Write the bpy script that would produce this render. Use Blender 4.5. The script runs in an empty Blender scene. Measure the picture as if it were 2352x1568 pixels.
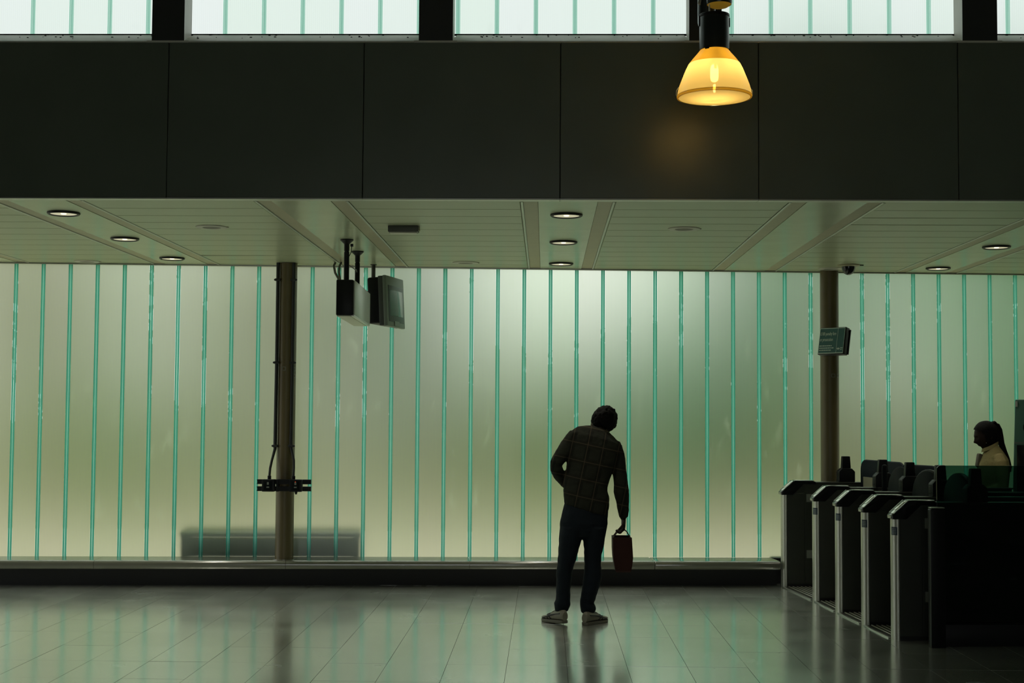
import bpy, bmesh, math, random
import numpy as np
from mathutils import Vector, Matrix
from math import sin, cos, pi, radians, sqrt, exp

random.seed(7)
sc = bpy.context.scene
COL = sc.collection

# ------------------------------------------------------------------ camera, sky, exposure
cd = bpy.data.cameras.new('camera')
cd.sensor_width = 36.0
cd.lens = 36.0 * 3267.0 / 2352.0
cd.clip_end = 300
cam = bpy.data.objects.new('camera', cd)
COL.objects.link(cam)
YAW, PITCH, ROLL = radians(1.36), math.atan(172.5 / 3267.0), radians(0.37)
fw = Vector((-sin(YAW) * cos(PITCH), cos(YAW) * cos(PITCH), sin(PITCH)))
r0 = Vector((cos(YAW), sin(YAW), 0))
u0 = r0.cross(fw)
rt = r0 * cos(ROLL) + u0 * sin(ROLL)
up = rt.cross(fw)
cam.matrix_world = Matrix(((rt.x, up.x, -fw.x, 0), (rt.y, up.y, -fw.y, 0), (rt.z, up.z, -fw.z, 1.55), (0, 0, 0, 1)))
sc.camera = cam

w = bpy.data.worlds.new('overcast_sky')
sc.world = w
w.use_nodes = True
bg = w.node_tree.nodes['Background']
bg.inputs[0].default_value = (0.95, 1.0, 0.985, 1)
bg.inputs[1].default_value = 1.22

sc.view_settings.view_transform = 'Standard'
sc.view_settings.look = 'None'
sc.view_settings.gamma = 1.0
sc.view_settings.use_curve_mapping = False
sc.view_settings.exposure = 0.0
sc.cycles.max_bounces = 10
sc.cycles.diffuse_bounces = 5
sc.cycles.glossy_bounces = 4
sc.cycles.transmission_bounces = 8
sc.cycles.transparent_max_bounces = 24
sc.cycles.use_denoising = True
sc.cycles.sample_clamp_indirect = 6.0

# ------------------------------------------------------------------ helpers
def tag(o, label=None, cat=None, group=None, kind=None):
    if label: o['label'] = label
    if cat: o['category'] = cat
    if group: o['group'] = group
    if kind: o['kind'] = kind
    return o

def empty(name, loc=(0, 0, 0), rz=0.0, parent=None):
    o = bpy.data.objects.new(name, None)
    COL.objects.link(o)
    o.location = loc
    o.rotation_euler = (0, 0, rz)
    o.empty_display_size = 0.1
    if parent: o.parent = parent
    return o

def copy_tree(o, parent=None):
    c = o.copy()
    COL.objects.link(c)
    c.parent = parent
    for ch in list(o.children):
        copy_tree(ch, c)
    return c

class MB:
    def __init__(s):
        s.v, s.f, s.m = [], [], []
    def add(s, vs, fs, mi=0, M=None):
        b = len(s.v)
        for p in vs:
            p = Vector(p)
            s.v.append(tuple(M @ p) if M is not None else tuple(p))
        for f in fs:
            s.f.append(tuple(i + b for i in f))
            s.m.append(mi)
        return s
    def box(s, x0, x1, y0, y1, z0, z1, mi=0, M=None):
        vs = [(x0, y0, z0), (x1, y0, z0), (x1, y1, z0), (x0, y1, z0), (x0, y0, z1), (x1, y0, z1), (x1, y1, z1), (x0, y1, z1)]
        fs = [(0, 3, 2, 1), (4, 5, 6, 7), (0, 1, 5, 4), (1, 2, 6, 5), (2, 3, 7, 6), (3, 0, 4, 7)]
        return s.add(vs, fs, mi, M)
    def prism(s, poly, v0, v1, mi=0, M=None):
        # poly in (x, z), counter-clockwise seen from -y; extruded along y from v0 to v1
        n = len(poly)
        vs = [(p[0], v0, p[1]) for p in poly] + [(p[0], v1, p[1]) for p in poly]
        fs = [tuple(range(n)), tuple(range(2 * n - 1, n - 1, -1))]
        for i in range(n):
            j = (i + 1) % n
            fs.append((i, i + n, j + n, j))
        return s.add(vs, fs, mi, M)
    def extrude_z(s, poly, z0, z1, mi=0, M=None):
        n = len(poly)
        vs = [(p[0], p[1], z0) for p in poly] + [(p[0], p[1], z1) for p in poly]
        fs = [tuple(range(n - 1, -1, -1)), tuple(range(n, 2 * n))]
        for i in range(n):
            j = (i + 1) % n
            fs.append((i, j, j + n, i + n))
        return s.add(vs, fs, mi, M)
    def lathe(s, prof, n=32, c=(0, 0, 0), mi=0, M=None, cap=False):
        vs, fs = [], []
        for (r, z) in prof:
            for k in range(n):
                a = 2 * pi * k / n
                vs.append((c[0] + r * cos(a), c[1] + r * sin(a), c[2] + z))
        for i in range(len(prof) - 1):
            for k in range(n):
                k2 = (k + 1) % n
                fs.append((i * n + k, i * n + k2, (i + 1) * n + k2, (i + 1) * n + k))
        if cap:
            fs.append(tuple(range(n - 1, -1, -1)))
            fs.append(tuple((len(prof) - 1) * n + k for k in range(n)))
        return s.add(vs, fs, mi, M)
    def rings(s, rs, n=20, mi=0, M=None):
        # rs: (centre, half axis a, half axis b)
        vs, fs = [], []
        for (c, a, b) in rs:
            c, a, b = Vector(c), Vector(a), Vector(b)
            for k in range(n):
                t = 2 * pi * k / n
                vs.append(c + a * cos(t) + b * sin(t))
        for i in range(len(rs) - 1):
            for k in range(n):
                k2 = (k + 1) % n
                fs.append((i * n + k, i * n + k2, (i + 1) * n + k2, (i + 1) * n + k))
        fs.append(tuple(range(n - 1, -1, -1)))
        fs.append(tuple((len(rs) - 1) * n + k for k in range(n)))
        return s.add(vs, fs, mi, M)
    def tube(s, pts, rad, n=10, mi=0, M=None):
        pts = [Vector(p) for p in pts]
        if not hasattr(rad, '__len__'): rad = [rad] * len(pts)
        rs = []
        prev = None
        for i, p in enumerate(pts):
            d = (pts[min(i + 1, len(pts) - 1)] - pts[max(i - 1, 0)]).normalized()
            if prev is None:
                a = d.cross(Vector((0, 1, 0)))
                if a.length < 0.2: a = d.cross(Vector((1, 0, 0)))
            else:
                a = prev - d * prev.dot(d)
            a.normalize()
            prev = a
            b = d.cross(a)
            rs.append((p, a * rad[i], b * rad[i]))
        return s.rings(rs, n, mi, M)
    def mesh(s, name, mats):
        me = bpy.data.meshes.new(name)
        me.from_pydata(s.v, [], s.f)
        for m in (mats if isinstance(mats, (list, tuple)) else [mats]):
            me.materials.append(m)
        if any(s.m):
            me.polygons.foreach_set('material_index', s.m)
        me.update()
        return me
    def build(s, name, mats, parent=None, smooth=False, bevel=0, seg=2, fix=True, angle=0.7):
        me = s.mesh(name, mats)
        if fix:
            bm = bmesh.new(); bm.from_mesh(me)
            bmesh.ops.recalc_face_normals(bm, faces=bm.faces)
            if bevel:
                es = [e for e in bm.edges if len(e.link_faces) == 2 and e.calc_face_angle(0) > 0.5]
                bmesh.ops.bevel(bm, geom=es, offset=bevel, segments=seg, affect='EDGES', profile=0.5)
            bm.to_mesh(me); bm.free()
        if smooth or bevel:
            me.polygons.foreach_set('use_smooth', [True] * len(me.polygons))
            me.set_sharp_from_angle(angle=angle)
        return link(name, me, parent)

def link(name, me, parent=None):
    o = bpy.data.objects.new(name, me)
    COL.objects.link(o)
    if parent: o.parent = parent
    return o

def voxel(mb, name, mats, size, parent=None, smooth=2, factor=0.5):
    me = mb.mesh(name, mats)
    bm = bmesh.new(); bm.from_mesh(me)
    bmesh.ops.recalc_face_normals(bm, faces=bm.faces)
    bm.to_mesh(me); bm.free()
    t = bpy.data.objects.new('tmp', me)
    COL.objects.link(t)
    r = t.modifiers.new('r', 'REMESH'); r.mode = 'VOXEL'; r.voxel_size = size
    if smooth:
        q = t.modifiers.new('s', 'SMOOTH'); q.iterations = smooth; q.factor = factor
    dg = bpy.context.evaluated_depsgraph_get()
    out = bpy.data.meshes.new_from_object(t.evaluated_get(dg))
    out.name = name
    bpy.data.objects.remove(t)
    out.materials.clear()
    out.materials.append(mats)
    out.polygons.foreach_set('use_smooth', [True] * len(out.polygons))
    return link(name, out, parent)

# ------------------------------------------------------------------ materials
def new_mat(name):
    m = bpy.data.materials.new(name)
    m.use_nodes = True
    nt = m.node_tree
    nt.nodes.clear()
    out = nt.nodes.new('ShaderNodeOutputMaterial')
    return m, nt, out

def N(nt, t, **kw):
    n = nt.nodes.new(t)
    for k, v in kw.items():
        if k in n.inputs.keys():
            n.inputs[k].default_value = v
        else:
            setattr(n, k, v)
    return n

def pmat(name, col, rough=0.5, metal=0.0, spec=0.5, noise=0.0, nscale=20.0, bump=0.0, bscale=60.0, stretch=(1, 1, 1), emit=None, estr=0.0, rvar=0.0):
    m, nt, out = new_mat(name)
    b = N(nt, 'ShaderNodeBsdfPrincipled')
    b.inputs['Base Color'].default_value = (*col, 1)
    b.inputs['Roughness'].default_value = rough
    b.inputs['Metallic'].default_value = metal
    b.inputs['Specular IOR Level'].default_value = spec
    if emit:
        b.inputs['Emission Color'].default_value = (*emit, 1)
        b.inputs['Emission Strength'].default_value = estr
    tc = N(nt, 'ShaderNodeTexCoord')
    mp = N(nt, 'ShaderNodeMapping')
    mp.inputs['Scale'].default_value = stretch
    nt.links.new(tc.outputs['Object'], mp.inputs[0])
    if noise or rvar:
        no = N(nt, 'ShaderNodeTexNoise'); no.inputs['Scale'].default_value = nscale; no.inputs['Detail'].default_value = 5
        nt.links.new(mp.outputs[0], no.inputs['Vector'])
        if noise:
            mx = N(nt, 'ShaderNodeMix', data_type='RGBA')
            mx.inputs[6].default_value = (*[c * (1 - noise) for c in col], 1)
            mx.inputs[7].default_value = (*[min(1, c * (1 + noise)) for c in col], 1)
            nt.links.new(no.outputs[0], mx.inputs[0])
            nt.links.new(mx.outputs[2], b.inputs['Base Color'])
        if rvar:
            mr = N(nt, 'ShaderNodeMapRange')
            mr.inputs[3].default_value = max(0, rough - rvar); mr.inputs[4].default_value = min(1, rough + rvar)
            nt.links.new(no.outputs[0], mr.inputs[0])
            nt.links.new(mr.outputs[0], b.inputs['Roughness'])
    if bump:
        nb = N(nt, 'ShaderNodeTexNoise'); nb.inputs['Scale'].default_value = bscale; nb.inputs['Detail'].default_value = 4
        nt.links.new(mp.outputs[0], nb.inputs['Vector'])
        bp = N(nt, 'ShaderNodeBump'); bp.inputs['Strength'].default_value = bump; bp.inputs['Distance'].default_value = 0.01
        nt.links.new(nb.outputs[0], bp.inputs['Height'])
        nt.links.new(bp.outputs[0], b.inputs['Normal'])
    nt.links.new(b.outputs[0], out.inputs[0])
    return m

def frosted_glass(name, tint, veil_col, veil, rough, line=0.10):
    """reeded, frosted inner face of a channel glass: rough refraction plus a diffusing veil, with vertical reeding and scuffs"""
    m, nt, out = new_mat(name)
    tc = N(nt, 'ShaderNodeTexCoord')
    sep = N(nt, 'ShaderNodeSeparateXYZ'); nt.links.new(tc.outputs['Object'], sep.inputs[0])
    # vertical reeding
    mul = N(nt, 'ShaderNodeMath', operation='MULTIPLY'); mul.inputs[1].default_value = 2 * pi / 0.0135
    nt.links.new(sep.outputs[0], mul.inputs[0])
    sn = N(nt, 'ShaderNodeMath', operation='SINE'); nt.links.new(mul.outputs[0], sn.inputs[0])
    reed = N(nt, 'ShaderNodeMapRange'); reed.inputs[1].default_value = -1; reed.inputs[2].default_value = 1
    reed.inputs[3].default_value = 1 - line; reed.inputs[4].default_value = 1
    nt.links.new(sn.outputs[0], reed.inputs[0])
    # per pane tint
    oi = N(nt, 'ShaderNodeObjectInfo')
    pane = N(nt, 'ShaderNodeMix', data_type='RGBA')
    pane.inputs[6].default_value = (*[c * f for c, f in zip(tint, (0.93, 0.99, 0.93))], 1)
    pane.inputs[7].default_value = (*[min(1, c * f) for c, f in zip(tint, (1.0, 1.0, 1.0))], 1)
    nt.links.new(oi.outputs['Random'], pane.inputs[0])
    cm = N(nt, 'ShaderNodeMix', data_type='RGBA', blend_type='MULTIPLY'); cm.inputs[0].default_value = 1
    nt.links.new(pane.outputs[2], cm.inputs[6])
    nt.links.new(reed.outputs[0], cm.inputs[7])
    # scuffs and smears
    mp = N(nt, 'ShaderNodeMapping'); mp.inputs['Scale'].default_value = (9, 9, 3.2)
    geo = N(nt, 'ShaderNodeNewGeometry')
    nt.links.new(geo.outputs['Position'], mp.inputs[0])
    n1 = N(nt, 'ShaderNodeTexNoise'); n1.inputs['Scale'].default_value = 0.8; n1.inputs['Detail'].default_value = 8; n1.inputs['Roughness'].default_value = 0.65
    nt.links.new(mp.outputs[0], n1.inputs['Vector'])
    cr = N(nt, 'ShaderNodeMapRange'); cr.inputs[1].default_value = 0.60; cr.inputs[2].default_value = 0.80; cr.inputs[3].default_value = 0; cr.inputs[4].default_value = 0.22
    nt.links.new(n1.outputs[0], cr.inputs[0])
    vf = N(nt, 'ShaderNodeMath', operation='ADD'); vf.inputs[1].default_value = veil; vf.use_clamp = True
    nt.links.new(cr.outputs[0], vf.inputs[0])
    rf = N(nt, 'ShaderNodeBsdfRefraction'); rf.inputs['Roughness'].default_value = rough; rf.inputs['IOR'].default_value = 1.42
    nt.links.new(cm.outputs[2], rf.inputs['Color'])
    tl = N(nt, 'ShaderNodeBsdfTranslucent')
    tm = N(nt, 'ShaderNodeMix', data_type='RGBA', blend_type='MULTIPLY'); tm.inputs[0].default_value = 1
    tm.inputs[6].default_value = (*veil_col, 1)
    nt.links.new(cm.outputs[2], tm.inputs[7])
    nt.links.new(tm.outputs[2], tl.inputs['Color'])
    mx = N(nt, 'ShaderNodeMixShader')
    nt.links.new(vf.outputs[0], mx.inputs[0]); nt.links.new(rf.outputs[0], mx.inputs[1]); nt.links.new(tl.outputs[0], mx.inputs[2])
    gl = N(nt, 'ShaderNodeBsdfGlossy'); gl.inputs['Roughness'].default_value = 0.15
    fr = N(nt, 'ShaderNodeFresnel'); fr.inputs['IOR'].default_value = 1.45
    m2 = N(nt, 'ShaderNodeMixShader')
    nt.links.new(fr.outputs[0], m2.inputs[0]); nt.links.new(mx.outputs[0], m2.inputs[1]); nt.links.new(gl.outputs[0], m2.inputs[2])
    nt.links.new(m2.outputs[0], out.inputs[0])
    return m

def clear_glass(name, tint, gloss=0.05):
    m, nt, out = new_mat(name)
    tr = N(nt, 'ShaderNodeBsdfTransparent'); tr.inputs[0].default_value = (*tint, 1)
    gl = N(nt, 'ShaderNodeBsdfGlossy'); gl.inputs['Roughness'].default_value = 0.03
    fr = N(nt, 'ShaderNodeFresnel'); fr.inputs['IOR'].default_value = 1.45
    mx = N(nt, 'ShaderNodeMixShader')
    if gloss:
        nt.links.new(fr.outputs[0], mx.inputs[0])
    else:
        mx.inputs[0].default_value = 0
    nt.links.new(tr.outputs[0], mx.inputs[1]); nt.links.new(gl.outputs[0], mx.inputs[2])
    nt.links.new(mx.outputs[0], out.inputs[0])
    return m

def translucent(name, col, tcol, tfac, gloss=0.06, rough=0.2):
    m, nt, out = new_mat(name)
    tl = N(nt, 'ShaderNodeBsdfTranslucent'); tl.inputs[0].default_value = (*col, 1)
    tr = N(nt, 'ShaderNodeBsdfTransparent'); tr.inputs[0].default_value = (*tcol, 1)
    gl = N(nt, 'ShaderNodeBsdfGlossy'); gl.inputs['Roughness'].default_value = rough
    a = N(nt, 'ShaderNodeMixShader'); a.inputs[0].default_value = tfac
    nt.links.new(tl.outputs[0], a.inputs[1]); nt.links.new(tr.outputs[0], a.inputs[2])
    b = N(nt, 'ShaderNodeMixShader'); b.inputs[0].default_value = gloss
    nt.links.new(a.outputs[0], b.inputs[1]); nt.links.new(gl.outputs[0], b.inputs[2])
    nt.links.new(b.outputs[0], out.inputs[0])
    return m

def tile_mat():
    m, nt, out = new_mat('terrazzo_tile')
    b = N(nt, 'ShaderNodeBsdfPrincipled')
    geo = N(nt, 'ShaderNodeNewGeometry')
    oi = N(nt, 'ShaderNodeObjectInfo')
    vo = N(nt, 'ShaderNodeTexVoronoi'); vo.inputs['Scale'].default_value = 160
    nt.links.new(geo.outputs['Position'], vo.inputs['Vector'])
    no = N(nt, 'ShaderNodeTexNoise'); no.inputs['Scale'].default_value = 2.2; no.inputs['Detail'].default_value = 6
    nt.links.new(geo.outputs['Position'], no.inputs['Vector'])
    cr = N(nt, 'ShaderNodeValToRGB')
    cr.color_ramp.elements[0].position = 0.0; cr.color_ramp.elements[0].color = (0.54, 0.565, 0.50, 1)
    cr.color_ramp.elements[1].position = 1.0; cr.color_ramp.elements[1].color = (0.88, 0.92, 0.85, 1)
    e = cr.color_ramp.elements.new(0.45); e.color = (0.80, 0.84, 0.77, 1)
    nt.links.new(vo.outputs['Color'], cr.inputs[0])
    hv = N(nt, 'ShaderNodeHueSaturation')
    mr = N(nt, 'ShaderNodeMapRange'); mr.inputs[3].default_value = 0.9; mr.inputs[4].default_value = 1.08
    nt.links.new(oi.outputs['Random'], mr.inputs[0])
    nt.links.new(mr.outputs[0], hv.inputs['Value'])
    nt.links.new(cr.outputs[0], hv.inputs['Color'])
    nt.links.new(hv.outputs[0], b.inputs['Base Color'])
    rr = N(nt, 'ShaderNodeMapRange'); rr.inputs[1].default_value = 0.3; rr.inputs[2].default_value = 0.7; rr.inputs[3].default_value = 0.20; rr.inputs[4].default_value = 0.28
    nt.links.new(no.outputs[0], rr.inputs[0])
    nt.links.new(rr.outputs[0], b.inputs['Roughness'])
    b.inputs['IOR'].default_value = 1.9
    b.inputs['Coat Weight'].default_value = 1.0; b.inputs['Coat IOR'].default_value = 2.3; b.inputs['Coat Roughness'].default_value = 0.14; b.inputs['Metallic'].default_value = 0.6
    mpb = N(nt, 'ShaderNodeMapping'); mpb.inputs['Scale'].default_value = (1.5, 30, 1)
    nt.links.new(geo.outputs['Position'], mpb.inputs[0])
    nb = N(nt, 'ShaderNodeTexNoise'); nb.inputs['Scale'].default_value = 2.0; nb.inputs['Detail'].default_value = 3
    nt.links.new(mpb.outputs[0], nb.inputs['Vector'])
    bp = N(nt, 'ShaderNodeBump'); bp.inputs['Strength'].default_value = 0.05; bp.inputs['Distance'].default_value = 0.01
    nt.links.new(nb.outputs[0], bp.inputs['Height'])
    nt.links.new(bp.outputs[0], b.inputs['Normal'])
    nt.links.new(b.outputs[0], out.inputs[0])
    return m

def plaid_mat():
    m, nt, out = new_mat('plaid_flannel')
    b = N(nt, 'ShaderNodeBsdfPrincipled'); b.inputs['Roughness'].default_value = 0.9; b.inputs['Specular IOR Level'].default_value = 0.15
    tc = N(nt, 'ShaderNodeTexCoord')
    mp = N(nt, 'ShaderNodeMapping'); mp.inputs['Rotation'].default_value = (0, radians(-12), 0)
    nt.links.new(tc.outputs['Object'], mp.inputs[0])
    sep = N(nt, 'ShaderNodeSeparateXYZ'); nt.links.new(mp.outputs[0], sep.inputs[0])
    def lines(sock, period, width, off):
        a = N(nt, 'ShaderNodeMath', operation='ADD'); a.inputs[1].default_value = off + 10 * period
        nt.links.new(sock, a.inputs[0])
        q = N(nt, 'ShaderNodeMath', operation='MODULO'); q.inputs[1].default_value = period
        nt.links.new(a.outputs[0], q.inputs[0])
        l = N(nt, 'ShaderNodeMath', operation='LESS_THAN'); l.inputs[1].default_value = width
        nt.links.new(q.outputs[0], l.inputs[0])
        return l.outputs[0]
    def mix(fac, c1, c2):
        x = N(nt, 'ShaderNodeMix', data_type='RGBA')
        nt.links.new(fac, x.inputs[0])
        if isinstance(c1, tuple): x.inputs[6].default_value = (*c1, 1)
        else: nt.links.new(c1, x.inputs[6])
        x.inputs[7].default_value = (*c2, 1)
        return x.outputs[2]
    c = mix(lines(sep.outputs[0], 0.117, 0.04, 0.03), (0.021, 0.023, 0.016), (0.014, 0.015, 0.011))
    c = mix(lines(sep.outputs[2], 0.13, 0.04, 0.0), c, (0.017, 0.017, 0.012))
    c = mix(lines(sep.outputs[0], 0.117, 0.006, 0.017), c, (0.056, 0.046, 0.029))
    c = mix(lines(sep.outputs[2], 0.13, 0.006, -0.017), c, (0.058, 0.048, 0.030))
    nt.links.new(c, b.inputs['Base Color'])
    nb = N(nt, 'ShaderNodeTexNoise'); nb.inputs['Scale'].default_value = 14; nb.inputs['Detail'].default_value = 4
    nt.links.new(tc.outputs['Object'], nb.inputs['Vector'])
    bp = N(nt, 'ShaderNodeBump'); bp.inputs['Strength'].default_value = 0.5; bp.inputs['Distance'].default_value = 0.012
    nt.links.new(nb.outputs[0], bp.inputs['Height']); nt.links.new(bp.outputs[0], b.inputs['Normal'])
    nt.links.new(b.outputs[0], out.inputs[0])
    return m

M = {}
M['tile'] = tile_mat()
M['grout'] = pmat('dark_grout', (0.06, 0.062, 0.055), 0.9)
M['wall'] = pmat('painted_wall', (0.16, 0.165, 0.15), 0.8, noise=0.1)
M['roof'] = pmat('roof_lining', (0.14, 0.145, 0.13), 0.8, noise=0.1)
M['fascia'] = pmat('bronze_panel', (0.14, 0.17, 0.13), 0.30, spec=0.8, noise=0.12, nscale=3, rvar=0.05)
M['joint'] = pmat('dark_joint', (0.01, 0.01, 0.01), 0.9)
M['alu'] = pmat('satin_aluminium', (0.46, 0.48, 0.43), 0.35, metal=0.6, noise=0.08, nscale=9)
M['sill'] = pmat('worn_sill', (0.72, 0.73, 0.64), 0.5, noise=0.18, nscale=6)
M['ledge'] = pmat('polished_ledge', (0.17, 0.17, 0.135), 0.22, noise=0.08, nscale=5, rvar=0.04)
_b = [n for n in M['ledge'].node_tree.nodes if n.type == 'BSDF_PRINCIPLED'][0]
_b.inputs['Coat Weight'].default_value = 1.0; _b.inputs['Coat IOR'].default_value = 1.8; _b.inputs['Coat Roughness'].default_value = 0.14
M['plinth'] = pmat('black_plinth', (0.012, 0.012, 0.012), 0.6)
M['plank'] = pmat('painted_ceiling_plank', (0.37, 0.41, 0.265), 0.34, spec=0.5, noise=0.06, nscale=4, rvar=0.05)
M['channel'] = pmat('smooth_ceiling_panel', (0.48, 0.53, 0.37), 0.25, spec=0.55, noise=0.05, nscale=3, rvar=0.04)
M['band'] = pmat('tan_ceiling_band', (0.37, 0.345, 0.215), 0.45, noise=0.10, nscale=8)
M['post'] = pmat('dark_post_paint', (0.035, 0.04, 0.038), 0.5)
M['postside'] = pmat('lit_post_return', (0.66, 0.67, 0.60), 0.5, noise=0.15, nscale=6)  # post sides lightened: light from the glass is put into their colour
M['column'] = pmat('ochre_column_paint', (0.125, 0.098, 0.042), 0.42, noise=0.08, nscale=5)
M['black'] = pmat('black_plastic', (0.008, 0.009, 0.0095), 0.45, spec=0.25)
M['blackgloss'] = pmat('black_gloss', (0.012, 0.013, 0.014), 0.15)
M['conduit'] = pmat('black_conduit', (0.02, 0.022, 0.022), 0.5)
M['steel'] = pmat('brushed_steel', (0.52, 0.53, 0.45), 0.36, metal=0.45, noise=0.05, nscale=30, stretch=(1, 1, 0.2), rvar=0.04)
M['steeldark'] = pmat('dark_steel_panel', (0.06, 0.064, 0.054), 0.45, metal=0.2, spec=0.3, noise=0.12, nscale=8)
M['railsteel'] = pmat('dull_rail_steel', (0.16, 0.16, 0.14), 0.3, metal=0.7)
M['reader'] = pmat('grey_reader_plate', (0.74, 0.78, 0.72), 0.16, metal=0.6, noise=0.06, nscale=25)
M['navy'] = pmat('navy_padding', (0.006, 0.009, 0.018), 0.6, spec=0.15)
M['slate'] = pmat('slate_padding', (0.0055, 0.008, 0.009), 0.6, spec=0.1)
M['label'] = pmat('navy_label', (0.03, 0.05, 0.075), 0.5)
M['labeltext'] = pmat('pale_label_text', (0.28, 0.33, 0.34), 0.6)
M['notice'] = pmat('tan_notice_paper', (0.30, 0.28, 0.19), 0.8)
M['sticker'] = pmat('grey_sticker', (0.26, 0.28, 0.24), 0.6)
M['frost'] = frosted_glass('frosted_channel_glass', (0.94, 0.945, 0.845), (0.86, 0.97, 0.82), 0.12, 0.64)
M['frostup'] = frosted_glass('frosted_clerestory_glass', (0.94, 0.955, 0.955), (0.92, 0.94, 0.94), 0.40, 0.42, line=0.04)
M['clear'] = clear_glass('clear_glass_face', (0.98, 0.99, 0.98), 0)
M['teal'] = translucent('teal_glass_edge', (0.075, 0.34, 0.24), (0.12, 0.42, 0.31), 0.05, 0.03)
M['teallight'] = translucent('pale_glass_seal', (0.30, 0.68, 0.54), (0.3, 0.6, 0.5), 0.08, 0.03)
M['tealup'] = translucent('pale_teal_glass_edge', (0.52, 0.86, 0.73), (0.40, 0.70, 0.60), 0.1, 0.03)
M['barrier'] = clear_glass('dark_green_glass', (0.21, 0.37, 0.34))

# ------------------------------------------------------------------ setting: floor
def wall_y(x):               # line of the inner glass face
    return 13.05 + 0.0734 * (x + 5.07)
XL, XR = -7.5, 7.0
mb = MB(); mb.box(XL - 0.1, XR + 0.1, -5.1, 14.1, -0.12, -0.006)
floor = tag(mb.build('floor', M['grout']), kind='structure')
tw, tl_ = 0.375, 0.59
xs0 = 0.892 - 17 * tw
ys0 = 8.98 - 2 * tl_
tme = MB().box(0.0012, tw - 0.0012, 0.0012, tl_ - 0.0012, -0.006, 0.0).mesh('tile', M['tile'])
NX, NY = 27, 10
for j in range(NY):
    for i in range(NX):
        o = link('tile', tme, floor)
        dz = random.uniform(-0.0004, 0.0004)
        o.location = (xs0 + i * tw, ys0 + j * tl_, dz)
        o.rotation_euler = (random.uniform(-0.0006, 0.0006), random.uniform(-0.0006, 0.0006), 0)
mb = MB()
X0, X1, Y0, Y1 = xs0, xs0 + NX * tw, ys0, ys0 + NY * tl_
for (a, b, c, d) in ((XL, XR, -5, Y0), (XL, X0, Y0, 13.9), (X1, XR, Y0, 13.9), (X0, X1, Y1, 13.9)):
    mb.box(a, b, c, d, -0.006, 0)
tag(mb.build('tile_field', M['tile'], floor), kind='stuff')

# ------------------------------------------------------------------ setting: hall walls and roof
mb = MB(); mb.box(XL - 0.1, XL, -5, 9.34, -0.005, 6.25); mb.box(XL - 0.1, XL, 9.34, 9.5, -0.005, 3.03); mb.box(XL - 0.1, XL, 12.75, wall_y(XL) + 0.1, -0.005, 3.03); mb.box(XL - 0.1, XL, 9.5, 12.75, 2.8, 3.03)
tag(mb.build('wall_left', M['wall']), kind='structure')
mb = MB(); mb.box(XR, XR + 0.1, -5, 9.34, -0.005, 6.25); mb.box(XR, XR + 0.1, 9.34, wall_y(XR) + 0.1, -0.005, 3.03)
tag(mb.build('wall_right', M['wall']), kind='structure')
mb = MB(); mb.box(XL - 0.1, -3.2, -5.1, -5, -0.005, 6.25); mb.box(2.4, XR + 0.1, -5.1, -5, -0.005, 6.25); mb.box(-3.2, 2.4, -5.1, -5, 3.0, 6.25)  # unseen opening behind the camera, added to let daylight onto the fascia
tag(mb.build('wall_rear', M['wall']), kind='structure')
mb = MB(); mb.box(XL - 0.1, XR + 0.1, -5.1, 9.5, 6.2, 6.3); mb.box(XL, XR, 9.3, 9.4, 5.95, 6.2)
tag(mb.build('ceiling_upper', M['roof']), kind='structure')

# fascia of bronze panels
mb = MB(); mb.box(XL, XR, 9.135, 9.30, 2.96, 3.97)
fas = tag(mb.build('wall_fascia', M['joint']), kind='structure')
jx = [-7.5] + [0.087 + 1.277 * k for k in range(-5, 6)] + [7.0]
for a, b in zip(jx[:-1], jx[1:]):
    MB().box(a + 0.002, b - 0.002, 9.11, 9.135, 2.956, 3.978).build('panel', M['fascia'], fas, bevel=0.003, seg=1)
t1 = empty('trim_1'); tag(t1, kind='structure')
for a, b in zip(jx[:-1], jx[1:]):
    MB().box(a + 0.001, b - 0.001, 9.106, 9.165, 2.946, 2.955).box(a + 0.001, b - 0.001, 9.168, 9.208, 2.949, 2.955).build('edge_trim', M['alu'], t1)

# ------------------------------------------------------------------ clerestory windows: posts, sills and channel glass
PITCH_U = 0.2589
posts = [(-6.07, -5.86), (-4.325, -4.115), (-2.582, -2.370), (-0.835, -0.614), (0.918, 1.128), (2.675, 2.897), (4.42, 4.64), (6.17, 6.39)]
ZT = 5.98
def channel_meshes(width, h, fl, th, mats_web, mats_fl, mats_seal, tagname):
    hw = width / 2 - fl
    mb = MB()
    mb.box(-hw, hw, 0, th, 0, h)
    web = mb.mesh('glass_channel', mats_web)
    for p in web.polygons:
        p.material_index = 0 if p.normal.y < -0.5 else 1
    mb = MB()
    mb.box(0, fl * 0.76, 0.0, 0.05, 0, h)
    flm = mb.mesh('glass_flange', mats_fl)
    for p in flm.polygons:
        p.material_index = 0 if p.normal.y < -0.5 else 1
    mb = MB(); mb.box(-fl * 0.17, fl * 0.17, 0.002, 0.02, 0, h)
    sl = mb.mesh('glass_seal', mats_seal)
    for p in sl.polygons:
        p.material_index = 0 if p.normal.y < -0.5 else 1
    return web, flm, sl, hw

def place_channel(parent, meshes, x, y, z, rz, fl):
    web, flm, sl, hw = meshes
    o = link('glass_channel', web, parent); o.location = (x, y, z); o.rotation_euler = (0, 0, rz)
    for s in (-1, 1):
        q = link('glass_flange', flm, o)
        q.location = ((hw + fl * 0.06) if s > 0 else (-hw - fl * 0.82), 0.0, 0)
    q = link('glass_seal', sl, o); q.location = (hw + fl, 0, 0)
    return o

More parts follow.
